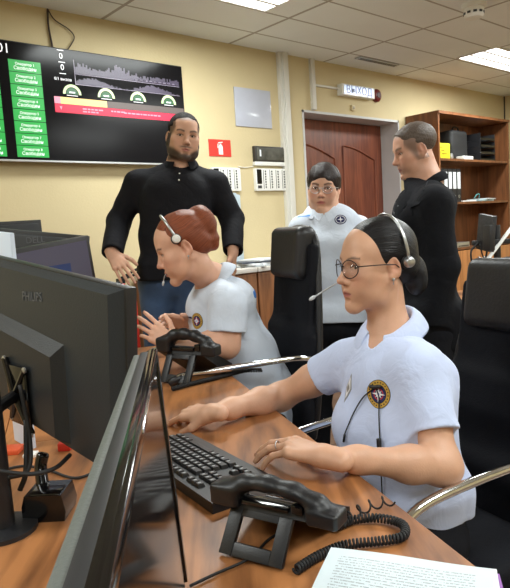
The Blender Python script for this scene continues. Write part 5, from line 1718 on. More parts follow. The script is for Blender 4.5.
def office_chair(center, fwd, dz, label, lean=0.14, arm_up=0.0, tall=0.0, tip=False):
    f = np.array([fwd[0], fwd[1], 0.0]); f /= np.linalg.norm(f); rt = np.array([f[1], -f[0], 0]); c = np.array([center[0], center[1], 0.0])
    R = np.stack([rt, f, UPV], 1); L = lambda x, y, z: c + rt * x + f * y + UPV * (z + (dz if z > .2 else 0))
    r = base_empty('office_chair', c, R); tag(r, label, 'chair', 'black office chairs with chrome arms')
    k = lambda mb, n, m, s=True: keep_parent(mb.build(n, m, None, s), r)
    sd = lambda n, s, m, h=.008: sdf_obj(n, s, h, m, r)
    S = Sdf(); S.local(R, L(0, 0, .43)); S.box((0, 0, 0), (.20, .20, .012), .028); S.cone((-.18, .22, -.01), (.18, .22, -.01), .035, k=.03); sd('seat', S, M_MESH)
    # back: a tall leaning shield with a chrome-free black frame
    cl, sl = math.cos(lean), math.sin(lean)
    Rb = R @ np.array([[1, 0, 0], [0, cl, -sl], [0, sl, cl]])
    o = L(0, -.25, .44)
    S = Sdf(); S.local(Rb, o)
    S.box((0, 0, .20), (.205, .002, .18), .016, k=.04); S.box((0, -.004, .44 + tall * .5), (.175, .002, .14 + tall * .5), .016, k=.06); S.box((0, 0, .06), (.20, .002, .05), .018, k=.04)
    S.cone((-.15, .012, .14), (.15, .012, .14), .028, k=.06)
    sd('backrest', S, M_MESH)
    S = Sdf(); S.local(Rb, o); S.box((0, .012, .560 + tall), (.118, .010, .070), .032, k=.02); sd('headrest', S, M_LEATH)
    b = MB()
    pts = spline([o + Rb @ np.array(p) for p in ((-.20, -.02, .0), (-.225, -.02, .12), (-.225, -.02, .30), (-.19, -.02, .48 + tall * .7), (-.14, -.02, .62 + tall), (0, -.02, .66 + tall), (.14, -.02, .62 + tall), (.19, -.02, .48 + tall * .7), (.225, -.02, .30), (.225, -.02, .12), (.20, -.02, 0), (0, -.02, -.035), (-.20, -.02, 0))], 6)
    b.tube(pts, .013, 8); k(b, 'back_frame', MT['black_plastic'])
    b = MB(); b.tube(spline([L(0, 0, .39), L(0, -.2, .38), L(0, -.29, .42), o + Rb @ np.array((0, -.03, .16))], 6), .022, 10, flat=(1.6, .7)); k(b, 'back_support', MT['black_plastic'])
    for sx in (-1, 1):
        A = lambda x, y, z: L(sx * x, y, z + arm_up)
        back = [A(.262, .10, .658), A(.262, -.10, .662), A(.26, -.20, .66), A(.245, -.262, .645)]
        if tip:
            pts = [A(.255, .255, .640), A(.260, .22, .655)] + back
        else:
            pts = [L(sx * .20, .12, .40), L(sx * .25, .17, .42), A(.262, .28, .50), A(.262, .315, .59), A(.262, .26, .640)] + back
        b = MB(); b.tube(spline(pts, 7), .0115, 12); a = k(b, 'armrest', MT['chrome'])
        if tip:
            b = MB(); b.tube([A(.253, .27, .632), A(.256, .25, .643), A(.258, .225, .652)], .015, 10); keep_parent(b.build('end_cap', MT['black_plastic'], None, True), a)
    b = MB(); b.box(L(0, 0, .385), (.22, .26, .03), R, .005); k(b, 'tilt_plate', MT['black_plastic'], False)
    b = MB(); b.lathe([(.032, .10), (.032, .26), (.018, .26), (.018, .38 + dz)], c, None, 20); k(b, 'gas_column', MT['chrome'], False)
    for q in range(5):
        a = 2 * math.pi * q / 5 + .3; d = rt * math.cos(a) + f * math.sin(a); t = np.cross(UPV, d)
        b = MB(); b.tube([c + d * .02 + UPV * .11, c + d * .16 + UPV * .105, c + d * .30 + UPV * .075], [.026, .02, .015], 8, flat=(.8, 1.2)); lg = k(b, 'leg', MT['chrome'])
        cs = MB(); R2 = np.stack([d, UPV, t], 1)
        cs.lathe([(.010, -.022), (.028, -.022), (.028, -.004), (.012, -.003), (.012, .003), (.028, .004), (.028, .022), (.010, .022)], c + d * .30 + UPV * .0285, R2, 18)
        keep_parent(cs.build('caster', MT['rubber'], None), lg)
    return r


office_chair((1.32, 0.885), (-.97, .24), -0.045, 'black high-backed office chair under the woman in the pale blue polo', .15, .07, .07)
office_chair((1.425, 1.852), (-.93, .37), 0.01, 'black high-backed office chair behind the red-haired woman', .10, .105, .135, True)
# ------------------------------------------------------------------ monitors
M_MON = mat('monitor_dark_grey', (40, 46, 51), 0.45, bump=0.1, bscale=350)
M_MON2 = mat('monitor_charcoal', (31, 35, 39), 0.5, bump=0.1, bscale=350)
M_LOGO = mat('embossed_logo', (88, 92, 98), 0.4)


def plane_frame(a, b):
    """x from a to b, z up-ish, y = out of the back"""
    x = np.array(b) - np.array(a); w = np.linalg.norm(x); x /= w
    y = np.cross(UPV, x); y /= np.linalg.norm(y); z = np.cross(x, y)
    return np.stack([x, y, z], 1), w


# large monitor on the left, its back to the viewer
TR = at(113, 290, 0.965); TL0 = at(-6, 260, 1.27); dirv = (TR - TL0) / np.linalg.norm(TR - TL0)
TL = TR - dirv * 0.60
Rm, wm = plane_frame(TL, TR)
if (Rm[:, 1] @ (CAM - TR)) < 0: pass
mid = (TL + TR) / 2
big = base_empty('monitor', np.array([mid[0], mid[1], ZD])); tag(big, 'large dark monitor on the left seen from behind, with wall-mount screws and cables', 'monitor')
hh = 0.335
sgn = 1.0 if Rm[:, 1] @ (CAM - mid) > 0 else -1.0
Lm = lambda x, y, z: mid + Rm @ np.array([x, y * sgn, z])
k = lambda mb, n, m, par=big, s=False: keep_parent(mb.build(n, m, None, s), par)
b = MB(); b.box(Lm(0, -.035, -hh / 2), (wm, .022, hh), Rm, .004); k(b, 'front_frame', MT['black_plastic'])
b = MB(); b.box(Lm(0, -.0465, -hh / 2), (wm - .02, .002, hh - .02), Rm); k(b, 'screen', MT['screen_black'])
b = MB(); hw = wm / 2
sec = [(-hw + .004, -.026, -.002), (hw - .004, -.026, -.002), (hw - .004, -.026, -hh + .002), (-hw + .004, -.026, -hh + .002)]
sec2 = [(-hw + .03, -.003, -.012), (hw - .022, -.003, -.012), (hw - .022, -.003, -hh + .012), (-hw + .03, -.003, -hh + .012)]
b.add([Lm(*p) for p in sec + sec2], [(0, 1, 5, 4), (1, 2, 6, 5), (2, 3, 7, 6), (3, 0, 4, 7), (4, 5, 6, 7), (3, 2, 1, 0)]); k(b, 'back_shell', M_MON)
# lower housing, thicker, with a ridge on top
b = MB(); x1 = hw - .17
s1 = [(-hw + .05, -.004, -.105), (x1, -.004, -.125), (x1 + .012, -.004, -hh + .02), (-hw + .05, -.004, -hh + .02)]
s2 = [(-hw + .06, .016, -.130), (x1 - .02, .016, -.150), (x1 - .012, .016, -hh + .03), (-hw + .06, .016, -hh + .03)]
b.add([Lm(*p) for p in s1 + s2], [(0, 1, 5, 4), (1, 2, 6, 5), (2, 3, 7, 6), (3, 0, 4, 7), (4, 5, 6, 7), (3, 2, 1, 0)]); k(b, 'rear_housing', M_MON2)
b = MB(); ax = Rm[:, 0] if sgn > 0 else Rm[:, 0]
yb = Rm[:, 1] * sgn
axx = np.cross(UPV, yb); axx /= np.linalg.norm(axx)
cen = None
for q in np.linspace(0, 1, 200):
    P_ = Lm(hw * (1 - 2 * q), -.003, -.055)
    px = M @ (P_ - CAM)
    if px[0] / px[2] * FPX + 255 <= 33: cen = P_; break
text_mesh(b, 'PHILIPS', cen + yb * .0002, axx, np.cross(yb, axx), .026, .0006); k(b, 'raised_lettering', M_LOGO)
# mount plate with four screws, arm and pole


def mon_at_px(xx, yy, y_off):
    """point on the monitor's back plane seen at a pixel"""
    o_ = Lm(0, y_off, 0); r_ = ray(xx, yy); t_ = ((o_ - CAM) @ yb) / (r_ @ yb); return CAM + r_ * t_


scr = [mon_at_px(*p, .018) for p in ((7, 358), (27, 370), (15, 416), (34, 434))]
pl_c = sum(scr) / 4
b = MB(); b.box(pl_c + yb * .004, (.085, .008, .12), np.stack([axx, yb, np.cross(axx, yb)], 1), .01); k(b, 'mount_plate', MT['gloss_black'])
for s_ in scr:
    b = MB(); b.lathe([(.0065, 0), (.0065, .004), (.003, .006)], s_ + yb * .004, np.stack([axx, np.cross(yb, axx), yb], 1), 12); k(b, 'screw', MT['silver'])
    b = MB(); b.tube([s_ + yb * .004, pl_c + yb * .012], .007, 8); k(b, 'mount_finger', MT['gloss_black'])
pole = onZ(3, 531, ZD)
b = MB(); b.tube([pl_c + yb * .012, lerp(pl_c + yb * .03, np.array([pole[0], pole[1], pl_c[2]]), .5), np.array([pole[0], pole[1], pl_c[2]])], .012, 10); k(b, 'arm', MT['black_plastic'])
b = MB(); b.lathe([(.060, 0), (.060, .008), (.022, .012), (.020, .34), (.016, .345)], np.array([pole[0], pole[1], ZD]), None, 24); k(b, 'pole', MT['black_plastic'])
for (pts, rr) in (([(20, 385, 1.10), (30, 440, 1.10), (28, 470, 1.08), (8, 478, 1.06)], .004), ([(-8, 470, 1.03), (30, 474, 1.04), (55, 468, 1.06), (70, 455, 1.12)], .004), ([(26, 420, 1.12), (26, 470, 1.10), (20, 490, 1.1)], .005)):
    b = MB(); b.tube(spline([at(*p) for p in pts], 8), rr, 8); k(b, 'cable', MT['rubber'], big, True)

# slim monitor in front, seen along its top edge
A_ = onZ(154.5, 348.5, 1.10); B_ = onZ(101, 588, 1.10)
d_ = (B_ - A_) / np.linalg.norm(B_ - A_); wS = 0.64
n_ = np.array([-d_[1], d_[0], 0.0])
if n_ @ (np.array([1.2, 0.9, 1.1]) - A_) < 0: n_ = -n_
tilt = math.radians(3.0)
zs = UPV * math.cos(tilt) - n_ * math.sin(tilt); ys = n_ * math.cos(tilt) + UPV * math.sin(tilt)
Rs = np.stack([d_, ys, zs], 1)
Ls = lambda x, y, z: A_ + Rs @ np.array([x, y, z])
M_GSC = mat('glossy_screen', (26, 24, 26), .10, spec=.5); M_GSC.node_tree.nodes['Principled BSDF'].inputs['IOR'].default_value = 1.22
sm_ = base_empty('monitor', np.array([*(A_ + d_ * wS / 2)[:2], ZD])); tag(sm_, 'slim dark monitor in front seen edge-on along its striped top edge', 'monitor')
k2 = lambda mb, n, m, s=False: keep_parent(mb.build(n, m, None, s), sm_)
hS = 0.318
M_STRIP = mat('olive_grey_plastic', (92, 96, 92), 0.5, bump=.1, bscale=300)
b = MB(); b.box(Ls(wS / 2, -.004, -hS / 2), (wS, .008, hS), Rs, .0015); b.box(Ls(.011, .001, -hS / 2), (.022, .005, hS), Rs, .001); b.box(Ls(wS / 2 + .008, .001, -.007), (wS - .016, .005, .014), Rs, .001); k2(b, 'front_bezel', MT['gloss_black'])
b = MB(); b.box(Ls(wS / 2, -.0135, -hS / 2 - .001), (wS - .004, .011, hS - .002), Rs, .002); k2(b, 'middle_frame', mat('charcoal_plastic', (34, 34, 36), .5))
b = MB(); b.box(Ls(wS / 2, -.0235, -hS / 2 - .002), (wS - .008, .009, hS - .004), Rs, .003); k2(b, 'back_shell', M_STRIP)
b = MB(); b.box(Ls(wS / 2, -.0002, -hS / 2), (wS - .024, .0022, hS - .030), Rs); k2(b, 'screen', M_GSC)
b = MB(); b.box(Ls(.26, .0035, -.006), (.13, .002, .004), Rs, .0008); k2(b, 'bezel_highlight', MT['chrome'])  # bright strip standing in for the white highlights on the glossy bezel
b = MB(); b.tube([np.array([*(A_ + d_ * wS / 2 - n_ * .03)[:2], ZD + .005]), np.array([*(A_ + d_ * wS / 2 - n_ * .05)[:2], ZD + .2])], .02, 10, flat=(1.6, .7)); k2(b, 'neck', MT['black_plastic'])
b = MB(); b.box(np.array([*(A_ + d_ * wS / 2 - n_ * .03)[:2], ZD + .006]), (.24, .17, .012), np.stack([d_, n_, UPV], 1), .004); k2(b, 'stand_base', MT['gloss_black'])


def far_monitor(a, b_, h, label, lit=False, logo=None):
    """a, b_: top corners; the screen looks towards the viewer when lit"""
    a = np.array(a); b_ = np.array(b_)
    x = b_ - a; w = np.linalg.norm(x); x /= w
    y = np.cross(UPV, x); y /= np.linalg.norm(y); z = np.cross(x, y)
    if y @ (CAM - a) < 0: y = -y
    R = np.stack([x, y, z], 1); m_ = (a + b_) / 2; l = lambda X, Y, Z: m_ + x * X + y * Y + z * Z
    r = base_empty('monitor', np.array([m_[0], m_[1], ZD])); tag(r, label, 'monitor')
    kk = lambda mb, n, mm: keep_parent(mb.build(n, mm, None), r)
    q = MB(); q.box(l(0, -.012, -h / 2), (w, .024, h), R, .004); kk(q, 'frame', MT['black_plastic'])
    if lit:
        q = MB(); q.box(l(0, .0008, -h / 2), (w - .03, .002, h - .03), R); kk(q, 'screen', mat('dim_violet_screen', (78, 78, 98), .2, emit=.12, spec=.6))
        q = MB(); q.box(l(-.02, .0022, -.10), (w - .16, .001, .05), R @ np.array([[math.cos(.06), 0, math.sin(.06)], [0, 1, 0], [-math.sin(.06), 0, math.cos(.06)]])); kk(q, 'blue_window', mat('dim_blue_screen', (44, 60, 104), .2, emit=.15))
        q = MB(); q.box(l(0, -.034, -h / 2), (w * .5, .03, h * .5), R, .01); kk(q, 'rear_housing', MT['black_plastic'])
    else:
        q = MB(); q.box(l(0, .008, -h / 2), (w - .03, .02, h - .03), R, .008); kk(q, 'back_shell', M_MON2)
        q = MB(); q.box(l(0, .024, -h * .62), (w * .42, .02, h * .5), R, .008); kk(q, 'rear_housing', MT['dark_grey'])
        if logo:
            q = MB(); ax_ = np.cross(UPV, y); ax_ /= np.linalg.norm(ax_); text_mesh(q, logo, l(0, .0182, -.030) - ax_ * .02, ax_, np.cross(y, ax_), .034, .0006); kk(q, 'raised_lettering', M_LOGO)
    foot = m_ - y * (.06 if lit else -.06)
    q = MB(); q.box(np.array([foot[0], foot[1], (ZD + .012 + m_[2] - h * .5) / 2]), (.05, .03, m_[2] - h * .5 - ZD - .012), np.stack([x * [1, 1, 0] / np.linalg.norm(x[:2]), y, UPV], 1), .004); kk(q, 'neck', MT['black_plastic'])
    q = MB(); q.box(np.array([foot[0], foot[1], ZD + .006]), (.22, .16, .012), np.stack([x * [1, 1, 0] / np.linalg.norm(x[:2]), y, UPV], 1), .004); kk(q, 'stand_base', MT['black_plastic'])
    return r


c1 = at(88.5, 235, 2.12); c0 = at(6, 251, 1.86); c0[2] = min(c0[2], 1.235)
far_monitor(c0, c1, .36, 'monitor with dim violet screen facing the viewer behind the large one', True)
b1 = at(88, 236, 2.34); b0 = at(-2, 228, 2.36)
far_monitor(b0, b1, .36, 'monitor with embossed lettering on its back, touching the violet screen', False, 'DELL')
a1 = at(41, 219.5, 2.66); a0 = at(-22, 223, 2.5)
far_monitor(a0, a1, .36, 'farthest black monitor, only its top showing against the wall')
pa = at(-6, 231, 1.52); pb = at(12, 233, 1.46); pm = (pa + pb) / 2
b = MB(); xx = (pb - pa) / np.linalg.norm(pb - pa); yy_ = np.cross(UPV, xx)
zt_ = pm[2]
b.box(np.array([pm[0], pm[1], (ZD + zt_) / 2]), (np.linalg.norm(pb - pa), .012, zt_ - ZD), np.stack([xx, yy_ / np.linalg.norm(yy_), UPV], 1), .003)
tag(b.build('document_holder', mat('bluish_white_plastic', (206, 218, 234), .5)), 'pale bluish-white upright document board behind the large monitor', 'board')

# glossy black box with a sloping front, near the pole
gp_ = onZ(46, 521, ZD)
gb = base_empty('desk_reader', gp_); tag(gb, 'glossy black desk gadget under the large monitor', 'gadget')
Rg = np.stack([CR, CF, UPV], 1)
b = MB(); b.prism([(-.04, 0), (.036, 0), (.04, .018), (.034, .05), (-.034, .05), (-.04, .03)], -.035, .035, gp_ + CF * .03, np.stack([CR, UPV, np.cross(CR, UPV)], 1)); keep_parent(b.build('body', MT['gloss_black'], None), gb)
b = MB(); b.box(gp_ + CF * .03 + UPV * .050 - CF * .012 + CR * .002, (.056, .04, .004), Rg, .002); keep_parent(b.build('glass_window', MT['screen_black'], None), gb)
b = MB(); b.tube(spline([gp_ + CF * .055 + UPV * .04 - CR * .02, gp_ + CF * .075 + UPV * .075 - CR * .028, gp_ + CF * .08 + UPV * .10 - CR * .022], 6), [.012] * 12 + [.010], 10); keep_parent(b.build('goose_neck', MT['gloss_black'], None, True), gb)
b = MB(); b.tube(spline([onZ(2, 470, ZD + .004), onZ(25, 466, ZD + .004), onZ(48, 470, ZD + .004), onZ(75, 478, ZD + .004), onZ(100, 470, ZD + .004)], 8), .003, 6); tag(b.build('desk_cable', MT['rubber'], None, True), 'thin black cable lying on the desk behind the gadget', 'cable')
rp = onZ(12, 452, ZD)
b = MB(); b.box(rp + UPV * .006 - CR * .02, (.09, .05, .012), Rg, .003); tag(b.build('red_folder', mat('red_orange_card', (206, 84, 44), .5)), 'orange-red card lying under the large monitor', 'card')
wp = onZ(31, 456, ZD)
b = MB(); b.box(wp + UPV * .004, (.03, .03, .008), Rg, .002); tag(b.build('eraser', MT['white_plastic']), 'small white block beside the orange-red card', 'block')
rc = onZ(59, 453, ZD + .01)
b = MB(); b.box(rc + CF * .05, (.03, .03, .02), Rg, .003); tag(b.build('plug', MT['red']), 'small red plug under the corner of the large monitor', 'plug')

# ------------------------------------------------------------------ keyboard
K1 = onZ(213, 515, ZD); K2 = onZ(281, 483, ZD); K0 = K1 + np.array([.13, .99, 0.0])
ku = K0 - K1; ku[2] = 0; ku /= np.linalg.norm(ku); kv = np.cross(ku, UPV)
if kv @ (K2 - K1) < 0: kv = -kv
Rk = np.stack([ku, kv, np.cross(ku, kv)], 1)
KL, KW, KS = 0.405, 0.165, 0.89
ko = K1.copy()
kb = base_empty('keyboard', ko); tag(kb, 'black keyboard with pale key letters in front of the woman in glasses', 'keyboard')
up = UPV
lk = lambda a, b2, z: ko + ku * a + kv * b2 + UPV * z
b = MB()
# wedge: rear (away from her) higher
vs = [lk(0, 0, .022), lk(KL, 0, .022), lk(KL, KW, .012), lk(0, KW, .012), lk(0, 0, .001), lk(KL, 0, .001), lk(KL, KW, .001), lk(0, KW, .001)]
b.add(vs, [(0, 1, 2, 3), (7, 6, 5, 4), (0, 4, 5, 1), (1, 5, 6, 2), (2, 6, 7, 3), (3, 7, 4, 0)])
keep_parent(b.build('case', mat('keyboard_black', (24, 24, 27), .4), None), kb)
kz = lambda v: .022 - .010 * v / KW
rows = [(.012, .017, [(.0, .018)] + [(.036 + i * .0195 + (i // 4) * .008, .017) for i in range(12)]),
        (.040, .018, None), (.060, .018, None), (.080, .018, None), (.100, .018, None), (.120, .018, 'space')]
keys = MB(); leg = MB()


def key(a, wd, v, hd):
    z0 = kz(v); t = .007; a *= KS; wd *= KS; keys.cur = 0
    q = [(a, v), (a + wd, v), (a + wd, v + hd), (a, v + hd)]; ins = .0022
    q2 = [(a + ins, v + ins), (a + wd - ins, v + ins), (a + wd - ins, v + hd - ins), (a + ins, v + hd - ins)]
    vs = [lk(KL - .012 - x, y, kz(y)) for x, y in q] + [lk(KL - .012 - x, y, kz(y) + t) for x, y in q2]
    keys.add(vs, [(0, 3, 2, 1)[::-1], (4, 5, 6, 7)[::-1], (0, 1, 5, 4)[::-1], (1, 2, 6, 5)[::-1], (2, 3, 7, 6)[::-1], (3, 0, 4, 7)[::-1]])
    keys.cur = 1
    if wd < .04:
        m0 = [(a + .005, v + .005), (a + .010, v + .005), (a + .010, v + .011), (a + .005, v + .011)]
        keys.add([lk(KL - .012 - x, y, kz(y) + t + .0004) for x, y in m0], [(3, 2, 1, 0)])


for (v, hd, lay) in rows:
    if isinstance(lay, list):
        for (a, w_) in lay: key(a, w_, v, .016)
        for i in range(3): key(.300 + i * .0195, .0178, v, .016)
    elif lay is None:
        off = {.040: 0, .060: .009, .080: .014, .100: .022}[v]; key(0, .0178 + off, v, .0178)
        nk = 12 if v < .09 else 11
        for i in range(nk): key(.0195 + off + i * .0195, .0178, v, .0178)
        endx = .0195 + off + nk * .0195
        key(endx, max(.0178, .288 - endx), v, .0178)
        if v < .07:
            for i in range(3): key(.300 + i * .0195, .0178, v, .0178)
        elif v > .09: key(.3195, .0178, v, .0178)
        for i in range(4): key(.365 + i * .0190, .0174, v, .0178)
    else:
        for (a, w_) in ((0, .024), (.026, .022), (.050, .022), (.074, .110), (.186, .022), (.210, .022), (.234, .024), (.260, .028)): key(a, w_, v, .0178)
        for i in range(3): key(.300 + i * .0195, .0178, v, .0178)
        key(.365, .0364, v, .0178); key(.403, .0174, v, .0178); key(.422, .0174, v, .0178)
keep_parent(keys.build('keys', [mat('key_black', (30, 30, 33), .35), mat('key_legend', (170, 172, 176), .6)], None), kb)

# ------------------------------------------------------------------ telephones
M_PH = mat('phone_black', (21, 21, 24), .42, bump=.08, bscale=300)


def telephone(label):
    """local axes: x along the handset, y towards the person who uses it, z up; origin on the desk at the stand's middle"""
    r = empty('telephone'); tag(r, label, 'telephone', 'black desk telephones')
    k = lambda mb, n, m, s=False: mb.build(n, m, r, s)
    # foot stand: leaning plate with a rectangular window
    b = MB(); th = math.atan2(.085, .05)
    Rt_ = np.array([[1, 0, 0], [0, math.cos(th), -math.sin(th)], [0, math.sin(th), math.cos(th)]])
    def pl(x0, x1, y0, y1): b.box(Rt_ @ np.array([(x0 + x1) / 2, (y0 + y1) / 2, 0]) + np.array([0, 0, .006]), (x1 - x0, y1 - y0, .010), Rt_, .002)
    pl(-.058, -.034, 0, .115); pl(.034, .058, 0, .115); pl(-.034, .034, 0, .026); pl(-.034, .034, .076, .115)
    k(b, 'foot_stand', M_PH)
    # body slab: high at the stand, low at the user
    b = MB(); L_ = .185
    vs = []
    for (x0, x1, s_) in ((-.085, .085, 1),):
        pr = [(.040, .088), (.050, .112), (.205, .030), (.205, .004), (.18, .002)]
        for x in (x0, x1): vs += [(x, y, z) for y, z in pr]
    n = 5; b.add(vs, [tuple(reversed(range(n))), tuple(range(n, 2 * n))] + [(i, (i + 1) % n, n + (i + 1) % n, n + i) for i in range(n)])
    body = k(b, 'body', M_PH)
    sl = math.atan2(-.082, .155); Rl = np.array([[1, 0, 0], [0, math.cos(sl), -math.sin(sl)], [0, math.sin(sl), math.cos(sl)]])
    top = lambda x, t: np.array([x, .050 + .155 * t, .112 - .082 * t])
    b = MB(); b.box(top(.02, .42) + Rl[:, 2] * .001, (.09, .035, .003), Rl, .001); b.build('display', MT['screen_black'], body)
    b = MB()
    for i in range(4):
        for j in range(3): b.box(top(-.012 + j * .026, .62 + i * .105) + Rl[:, 2] * .002, (.018, .011, .005), Rl, .001)
    b.build('keypad', MT['dark_grey'], body)
    # handset across the top: thick ends joined by an arched grip
    S = Sdf(); o = np.array([.022, .050, .116])
    S.box(o + (-.086, 0, -.002), (.020, .017, .016), .007, k=.01)
    pts = [(-.08, 0, .014), (-.05, 0, .028), (-.01, 0, .033), (.035, 0, .028), (.075, 0, .012), (.098, 0, -.006)]
    for i in range(len(pts) - 1): S.cone(o + pts[i], o + pts[i + 1], .0135, .0135, k=.022)
    S.box(o + (.090, 0, -.012), (.020, .016, .010), .007, k=.012)
    V, F = S.mesh(.0035); mesh_obj('handset', V, F, M_PH, r, True)
    b = MB(); b.box(o + np.array([-.02, .0, -.012]), (.10, .026, .010), None, .003); b.box(o + np.array([.045, .0, -.006]), (.02, .024, .02), None, .003); k(b, 'cradle', MT['gloss_black'])
    return r


def place_phone(r, pa, pb, z=ZD, us=1.0, zs=.74):
    x = pb - pa; x[2] = 0; x /= np.linalg.norm(x); y = np.cross(UPV, x)
    m_ = Matrix.Identity(4); o = (pa + pb) / 2
    for i in range(3):
        m_[i][0] = x[i] * .98 * us; m_[i][1] = y[i] * .95 * us; m_[i][2] = UPV[i] * zs; m_[i][3] = o[i] if i < 2 else z
    r.matrix_world = m_
    return x, y, o


ph = telephone('black desk telephone in front, seen from behind, with windowed foot stand')
px_, py_, po = place_phone(ph, onZ(224, 556, ZD), onZ(278, 571, ZD))
ph2 = copy_tree(ph); ph2['label'] = 'black desk telephone before the red-haired woman'
qa = onZ(166, 339, ZD + .145) + px_ * .07 - py_ * .055 - px_ * .06; qa2 = qa + px_ * .12
place_phone(ph2, qa, qa2, us=1.1, zs=1.12)


def coil(path, r, turns, rr, n_per=10):
    P = spline(path, 12); P = np.array(P)
    s_ = np.concatenate([[0], np.cumsum(np.linalg.norm(np.diff(P, axis=0), axis=1))])
    N_ = turns * n_per; out = []
    for i in range(N_ + 1):
        t = s_[-1] * i / N_; q = np.array([np.interp(t, s_, P[:, c]) for c in range(3)]); q2 = np.array([np.interp(min(t + .002, s_[-1]), s_, P[:, c]) for c in range(3)])
        tg = q2 - q if np.linalg.norm(q2 - q) > 1e-9 else P[-1] - P[-2]
        tg /= np.linalg.norm(tg); a = np.cross(tg, UPV); a /= np.linalg.norm(a) + 1e-9; bb = np.cross(a, tg)
        an = 2 * math.pi * i / n_per
        out.append(q + (a * math.cos(an) + bb * math.sin(an)) * r)
    b = MB(); b.tube(out, rr, 6); return b


zc = ZD + .0095
cd = coil([onZ(336, 527, zc), onZ(352, 520, zc), onZ(378, 518, zc), onZ(402, 524, zc), onZ(403, 536, zc), onZ(380, 541, zc), onZ(345, 545, zc), onZ(318, 556, zc), onZ(296, 570, zc)], .006, 62, .0022)
tag(cd.build('coiled_cable', MT['rubber'], None, True), 'black coiled cord curving on the desk beside the front telephone', 'cord')
sq = coil([onZ(340, 527, ZD + .012), onZ(352, 515, ZD + .014), onZ(366, 507, ZD + .014), onZ(378, 503, ZD + .014), onZ(392, 500, ZD + .012)], .009, 5, .0018, 14)
tag(sq.build('curled_cable', MT['rubber'], None, True), 'thin loosely curled black cord at the desk edge before the armrest', 'cord')
c2_ = coil([onZ(172, 389, zc), onZ(190, 384, zc), onZ(215, 378, zc), onZ(243, 371, zc), onZ(262, 370, zc)], .006, 60, .0026)
tag(c2_.build('coiled_cable', MT['rubber'], None, True), 'black coiled cord beside the far telephone under the chrome armrest', 'cord')
b = MB(); b.tube(spline([onZ(190, 586, ZD + .004), onZ(215, 574, ZD + .004), onZ(250, 558, ZD + .004), onZ(268, 540, ZD + .004), onZ(285, 530, ZD + .004)], 8), .0022, 6)
tag(b.build('desk_cable', MT['rubber'], None, True), 'thin black cable running through the foot of the front telephone', 'cable')

# ------------------------------------------------------------------ papers at the bottom edge
M_TXT = bpy.data.materials.new('printed_paper'); M_TXT.use_nodes = True
nt = M_TXT.node_tree; N = nt.nodes; L = nt.links; bs = N['Principled BSDF']; bs.inputs['Roughness'].default_value = .8
tc = N.new('ShaderNodeTexCoord'); mp = N.new('ShaderNodeMapping'); L.new(tc.outputs['UV'], mp.inputs['Vector'])
sx = N.new('ShaderNodeSeparateXYZ'); L.new(tc.outputs['UV'], sx.inputs[0])


def mth(op, a, b_=None):
    n = N.new('ShaderNodeMath'); n.operation = op
    for i, v in enumerate((a, b_)):
        if v is None: continue
        if isinstance(v, (int, float)): n.inputs[i].default_value = v
        else: L.new(v, n.inputs[i])
    return n.outputs[0]


ln = mth('FRACT', mth('MULTIPLY', sx.outputs[1], 46)); inl = mth('MULTIPLY', mth('GREATER_THAN', ln, .35), mth('LESS_THAN', ln, .75))
nz = N.new('ShaderNodeTexNoise'); nz.inputs['Scale'].default_value = 1.0; nz.inputs['Detail'].default_value = 2
mp.inputs['Scale'].default_value = (120, 46, 1); L.new(mp.outputs[0], nz.inputs['Vector'])
wd = mth('GREATER_THAN', nz.outputs['Fac'], .46)
mg = mth('MULTIPLY', mth('MULTIPLY', mth('GREATER_THAN', sx.outputs[0], .08), mth('LESS_THAN', sx.outputs[0], .90)), mth('LESS_THAN', sx.outputs[1], .93))
ink = mth('MULTIPLY', mth('MULTIPLY', mth('MULTIPLY', inl, wd), mg), .5)
mix = N.new('ShaderNodeMix'); mix.data_type = 'RGBA'; L.new(ink, mix.inputs['Factor']); mix.inputs['A'].default_value = (*lin((208, 220, 226)), 1); mix.inputs['B'].default_value = (*lin((90, 92, 100)), 1)
L.new(mix.outputs['Result'], bs.inputs['Base Color'])


